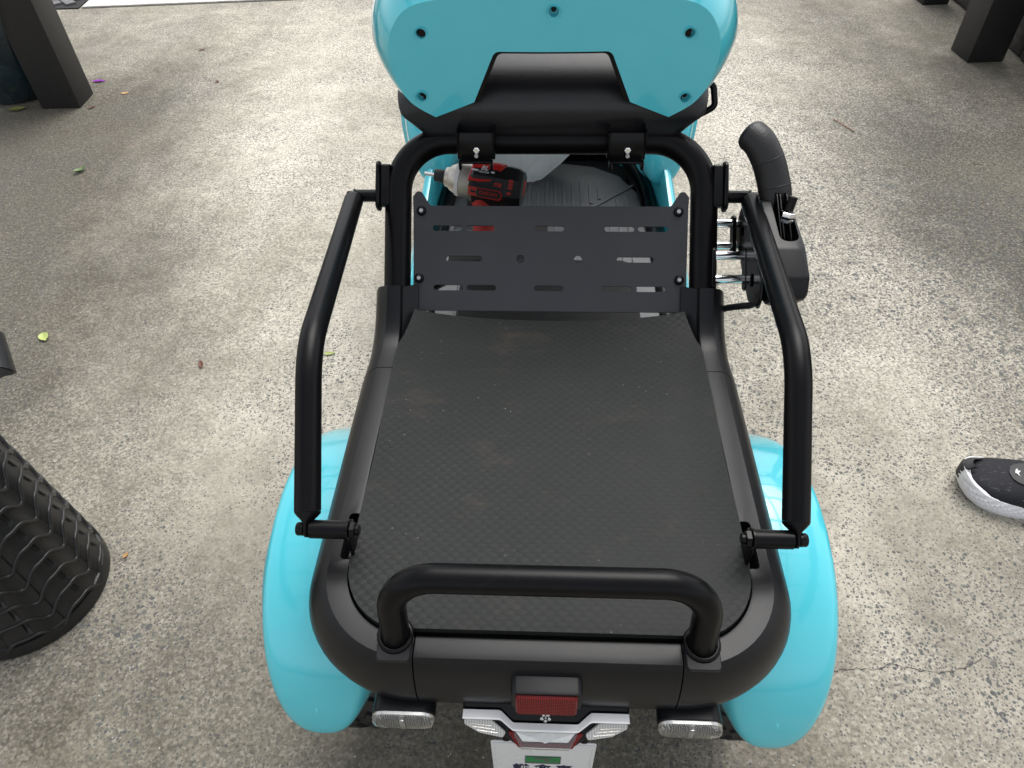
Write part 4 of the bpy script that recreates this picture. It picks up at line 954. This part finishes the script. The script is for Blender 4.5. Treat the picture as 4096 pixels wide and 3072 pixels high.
def tread_basket():
    X0, Y0 = -.893, .580; B = empty('tread_basket', (X0, Y0, 0)); tag(B, 'black rubber basket of layered tyre tread at the left edge', 'basket')
    lathe('base_ring', (X0, Y0, 0), (0, 0, 1), [(0, .1275), (.003, .1305), (.020, .1305), (.027, .1285), (.030, .120), (.030, .05)], 'tread_rubber', B, 64, 40)
    NS, NC, NR = 9, 40, 12; H = .039
    def wave(q):   # q along one segment 0..1: height of the lower edge
        return .011 * math.sin(2 * math.pi * (q - .12)) + .004 * math.sin(4 * math.pi * q)
    v, f = [], []; tot = NS * NC
    for r_ in range(NR + 1):
        t = r_ / NR                       # 0 top .. 1 bottom edge
        for c in range(tot):
            q = (c % NC) / NC; a = 2 * math.pi * c / tot
            zb = wave(q); zt = H + .012 + wave(q) * .9
            z = zt + (zb - zt) * t; r = .1065 + .0115 * t ** 1.3
            # slot with a hook end
            dq = (q - .47) / .042; dz = (t - .55) / .26
            if abs(dq) < 1 and -1.3 < dz < 1: r -= .0032
            if q < .018 or q > .985: r -= .0016
            v.append((r * math.cos(a), r * math.sin(a), z))
    for r_ in range(NR):
        for c in range(tot):
            d = (c + 1) % tot; f.append((r_ * tot + c, r_ * tot + d, (r_ + 1) * tot + d, (r_ + 1) * tot + c))
    b0 = NR * tot; e0 = len(v)
    for c in range(tot): x, y, z = v[b0 + c]; l = math.hypot(x, y); v.append((x / l * .108, y / l * .108, z - .001))
    for c in range(tot): d = (c + 1) % tot; f.append((b0 + c, b0 + d, e0 + d, e0 + c))
    me = bpy.data.meshes.new('tread_ring'); me.from_pydata(v, [], f); me.materials.append(M['tread_rubber']); me.shade_smooth(); me.set_sharp_from_angle(angle=rad(32))
    pth = []
    for c in range(NS * 18):
        q = (c % 18) / 18; a = 2 * math.pi * c / (NS * 18); pth.append(Vector((.1172 * math.cos(a), .1172 * math.sin(a), wave(q) + .0004)))
    rv, rf = tube_vf(pth, .0034, 8, False, True); rme = bpy.data.meshes.new('tread_lip'); rme.from_pydata([tuple(p) for p in rv], [], rf); rme.materials.append(M['tread_rubber']); rme.shade_smooth()
    rivv = lathe_vf((0, 0, 0), (1, 0, 0), [(0, .0034), (.0015, .0034), (.0022, .002)], 10); rivm = bpy.data.meshes.new('rivet'); rivm.from_pydata([tuple(p) for p in rivv[0]], [], rivv[1]); rivm.materials.append(M['tread_rubber'])
    for k in range(10):
        s = 1.088 - .024 * k
        o = bpy.data.objects.new('tread_ring', me); COL.objects.link(o); o.parent = B; o.location = (0, 0, .030 + k * H); o.scale = (s, s, 1); o.rotation_euler = (0, 0, rad(8 + (k % 2) * 0))
        l = bpy.data.objects.new('tread_lip', rme); COL.objects.link(l); l.parent = o
        for j in range(NS):
            a = 2 * math.pi * (j + .47) / NS; rv_ = bpy.data.objects.new('rivet', rivm); COL.objects.link(rv_); rv_.parent = o
            rv_.location = (.108 * math.cos(a + .03), .108 * math.sin(a + .03), H * .62); rv_.rotation_euler = (0, 0, a)
    zt = .030 + 10 * H + .014
    lathe('basket_rim', (X0, Y0, 0), (0, 0, 1), [(zt - .02, .090), (zt, .094), (zt + .006, .092), (zt + .006, .086), (zt - .1, .082)], 'tread_rubber', B, 48, 50)
    # wide leather carrying strap standing off the rim
    c = Vector((-.800, .700, .452)); ax = Vector((.45, .55, .70)).normalized()
    rings = []
    P = catmull([(-.90, .66, .40), (-.86, .665, .445), (-.815, .677, .470), (-.775, .694, .468), (-.762, .706, .448), (-.785, .722, .425), (-.83, .735, .40), (-.89, .70, .37)], 8)
    wv = Vector((.35, -.62, -.45)).normalized() * .030
    for i, p in enumerate(P):
        a = P[max(i - 1, 0)]; b = P[min(i + 1, len(P) - 1)]; t = (b - a).normalized(); nn = t.cross(wv).normalized() * .0018
        rings.append([p - wv + nn, p + wv + nn, p + wv - nn, p - wv - nn])
    v, f = loft(rings); py_obj('carrying_strap', v, f, 'leather', B, 50)
tread_basket()

def shoe():
    PR = empty('person', (.95, .80, 0)); tag(PR, 'foot of a person in a black running shoe with ribbed white sole', 'person')
    o = Vector((.781, .850, 0)); ax = Vector((1, -.30, 0)).normalized(); ay = Vector((ax.y * -1, ax.x, 0))   # ay: far side
    def L2(u, w_, z): return o + ax * u + ay * w_ + Vector((0, 0, z))
    # plan half widths (near side, far side) along the length
    def hw(u):
        k = [(0, .004, .004), (.006, .020, .018), (.018, .034, .030), (.04, .046, .040), (.07, .052, .045), (.10, .052, .045), (.14, .045, .041), (.19, .036, .036), (.24, .036, .034), (.27, .030, .028), (.285, .012, .012)]
        for a, b in zip(k[:-1], k[1:]):
            if u <= b[0]: t = (u - a[0]) / (b[0] - a[0]); return (a[1] + (b[1] - a[1]) * t) * 1.12, (a[2] + (b[2] - a[2]) * t) * 1.16
        return k[-1][1:]
    us = [0, .003, .007, .013, .02, .03, .045, .06, .08, .10, .12, .14, .165, .19, .215, .24, .26, .274, .282, .285]
    # sole with slanted ribs
    rings = []
    n = 40
    for zi, (z, k) in enumerate(((0.006, .93), (.000, .955), (.003, .975), (.006, .99), (.009, 1.01), (.012, 1.025), (.015, 1.038), (.018, 1.045), (.021, 1.047), (.024, 1.042), (.027, 1.034), (.030, 1.02), (.033, 1.0), (.036, .97))):
        row = []
        side1 = [(u, -hw(u)[0]) for u in [.285 * (i / 139) ** 1.15 for i in range(140)]]; side2 = [(u, hw(u)[1]) for u in [.285 * (1 - i / 139) ** 1.15 for i in range(140)]]
        for u, w_ in side1 + side2:
            ribs = .0028 * math.sin((u * 1.0 - z * 2.1) * 2 * math.pi / .019) * math.sin(math.pi * (z - .003) / .032) if .004 < z < .034 and w_ < 0 else 0
            spring = .018 * max(0, 1 - u / .06) ** 2
            row.append(L2(.14 + (u - .14) * (1 + (k - 1) * .25), w_ * k - (ribs if w_ < 0 else 0), z + spring))
        rings.append(row)
    v, f = loft(rings); py_obj('shoe_sole', v, f, 'shoe_foam', PR, 50)
    # outsole, dark
    v2 = [L2(u, w_ * .93, .0035 + .018 * max(0, 1 - u / .06) ** 2) for u, w_ in [(u, -hw(u)[0]) for u in us] + [(u, hw(u)[1]) for u in us[::-1]]]
    # upper
    rings = []; nh = 22
    def height(u): 
        k = [(0, .026), (.01, .042), (.03, .053), (.06, .060), (.10, .070), (.14, .084), (.18, .098), (.22, .100), (.26, .100), (.285, .092)]
        for a, b in zip(k[:-1], k[1:]):
            if u <= b[0]: t = (u - a[0]) / (b[0] - a[0]); return a[1] + (b[1] - a[1]) * t
        return .09
    for u in us:
        a, b = hw(u); h = height(u); row = []; spring = .018 * max(0, 1 - u / .06) ** 2
        for k in range(nh + 1):
            th = math.pi * k / nh; c, s_ = math.cos(th), math.sin(th); w_ = (b if c > 0 else a) * .985 * (abs(c) ** .8) * (1 if c > 0 else -1)
            row.append(L2(u + .004 * (1 - u / .285), w_, .026 + spring * .8 + (h - .030) * s_ ** .75))
        rings.append(row)
    v, f = loft(rings, False); up = py_obj('shoe_upper', v, f, 'shoe_knit', PR, 70)
    def on_top(u, q, lift=.0012):      # q: -1 near .. 1 far
        a, b = hw(u); h = height(u); c = q; s_ = math.sqrt(max(0, 1 - abs(c) ** 2)); w_ = (b if c > 0 else a) * .985 * (abs(c) ** .8) * (1 if c > 0 else -1)
        return L2(u, w_, .026 + .018 * max(0, 1 - u / .06) ** 2 * .8 + (h - .030) * s_ ** .75 + lift)
    # toe guard, lace patch, emblem, laces
    tg = []
    for u, w0 in [(.012, -hw(.012)[0] * .2), (.004, -.010), (.001, -.003), (.0012, .004), (.005, .015), (.010, .022), (.018, .030), (.027, .036)]:
        sp_ = .018 * max(0, 1 - u / .06) ** 2; tg.append([L2(u - .004 * max(0, 1 - u / .03), w0 * 1.06, z + sp_) for z in (.010, .022, .034)] + [L2(u + .004, w0 * .93, .040 + sp_), L2(u + .012, w0 * .72, .046 + sp_)])
    v, f = loft(tg, False); py_obj('toe_guard', v, f, 'patch_rubber', up, 60)
    pt = [[on_top(u, q * wd, .0018) for q in (-1, -.5, 0, .5, 1)] for u, wd in ((.074, .02), (.078, .20), (.084, .30), (.092, .38), (.102, .44))]
    v, f = loft(pt, False); py_obj('lace_patch', v, f, 'patch_rubber', up, 60)
    em = [(.0815, -.02), (.0835, .06), (.0862, .10), (.0858, .03), (.0905, .02), (.0868, -.03), (.0885, -.12), (.0848, -.05)]
    c0 = on_top(.086, 0, .0034); py_obj('shoe_emblem', [c0] + [on_top(u, q, .0032) for u, q in em], [(0, i + 1, (i + 1) % len(em) + 1) for i in range(len(em))], 'print_white', up, None)
    sw = [(.094, -.90), (.125, -.80), (.150, -.86), (.150, -.93), (.12, -.90)]
    py_obj('side_stripe', [on_top(u, q, .0025) for u, q in sw], [tuple(range(len(sw)))], 'print_white', up, None)
    for k in range(4):
        u = .106 + k * .018; tube('shoe_lace', [on_top(u + .004 * j, -.5 + .25 * j, .004) for j in range(5)], .0026, 'trouser', up, 8, 60)
    # ankle and trouser leg, out of the picture to the right
    tube('ankle', [L2(.225, 0, .085), L2(.228, 0, .12), L2(.23, 0, .17)], [.032, .034, .038], 'trouser', PR, 18, 60)
    lg = catmull([L2(.226, 0, .118), L2(.230, 0, .15), L2(.245, 0, .28), L2(.243, 0, .38), L2(.222, 0, .47), L2(.228, 0, .58), L2(.250, .01, .76), L2(.262, .02, .88), L2(.262, .03, .93)], 5)
    rl = [.050, .052, .060, .064, .058, .070, .084, .085, .040]; rr_ = [rl[min(i // 5, 8)] + (rl[min(i // 5 + 1, 8)] - rl[min(i // 5, 8)]) * (i % 5) / 5 + .0022 * math.sin(i * 1.9) for i in range(len(lg))]
    tube('trouser_leg', lg, rr_, 'trouser', PR, 24, 70)
shoe()

# fallen leaves, petal, twig
def leaf(name, x, y, rz, L, W_, mat, label, cat, curl=.25, fold=.3, tip=1.0, seed=0, z0=.0015):
    rows = []; n = 10
    for i in range(n + 1):
        t = i / n; w_ = W_ * math.sin(math.pi * min(1, t ** .8)) ** .8 * .5 + 1e-4
        row = []
        for q in (-1, -.5, 0, .5, 1):
            row.append(Vector((L * (t - .5), q * w_, z0 + fold * abs(q) * w_ + curl * L * (t - .5) ** 2 + .0006 * math.sin(i * 2.1 + seed))))
        rows.append(row)
    v, f = loft(rows, False); m_ = Matrix.Translation((x, y, 0)) @ Matrix.Rotation(rad(rz), 4, 'Z'); v = [m_ @ p for p in v]
    st = tube_vf([m_ @ Vector((-L * .5, 0, z0 + curl * L * .25)), m_ @ Vector((-L * .72, .001, z0 + .001))], .0006, 5); v, f = merge((v, f), st)
    o = py_obj(name, v, f, mat, None, 60); tag(o, label, cat, 'fallen bits on the concrete'); return o
leaf('fallen_petal', -1.737, 2.705, 8, .052, .016, 'petal_purple', 'bright purple flower petal lying beside the left black post', 'petal', .1, .6)
leaf('fallen_leaf', -1.484, 2.016, 62, .042, .020, 'leaf_green', 'curled grey-green leaf on the concrete at left', 'leaf', .9, .8, seed=1)
leaf('fallen_leaf', -1.199, 1.226, -50, .034, .022, 'leaf_lime', 'bright lime-green leaf on the concrete above the tread basket', 'leaf', .5, .5, seed=2)
leaf('fallen_leaf', -.786, 1.140, -62, .026, .010, 'leaf_brown', 'small dark reddish leaf on the concrete left of the side rail', 'leaf', .6, .7, seed=3)
leaf('fallen_leaf', -.498, 1.183, 10, .026, .010, 'leaf_lime', 'thin pale green leaf scrap beside the left side rail', 'leaf', .4, .5, seed=4)
leaf('fallen_leaf', -1.267, 2.697, -40, .022, .010, 'leaf_brown', 'tiny brown leaf right of the purple petal', 'leaf', .6, .6, seed=5)
leaf('fallen_leaf', -1.59, 2.60, 15, .030, .018, 'leaf_orange', 'flat faded orange leaf scrap just below the purple petal', 'leaf', .1, .1, seed=6)
leaf('fallen_leaf', -1.66, 2.475, 30, .030, .010, 'leaf_brown', 'brown sliver of leaf at the foot of the left post', 'leaf', .6, .6, seed=7)
leaf('fallen_leaf', -1.93, 2.46, 20, .060, .036, 'leaf_olive', 'olive yellow leaf on the ground in front of the glazed pot', 'leaf', .3, .3, seed=8)
leaf('fallen_leaf', -1.44, 3.02, 5, .034, .010, 'leaf_brown', 'long thin brown leaf near the pale apron', 'leaf', .6, .6, seed=9)
leaf('fallen_leaf', -.752, .648, 70, .012, .008, 'leaf_orange', 'tiny orange crumb of leaf touching the tread basket rim', 'leaf', .4, .4, seed=10)
tw = tube('dry_twig', [(.975, 2.375, .003), (.985, 2.35, .005), (1.003, 2.315, .004), (1.018, 2.285, .003)], .0018, 'dry_twig', None, 6); tag(tw, 'thin reddish dry twig lying on the concrete at right', 'twig')
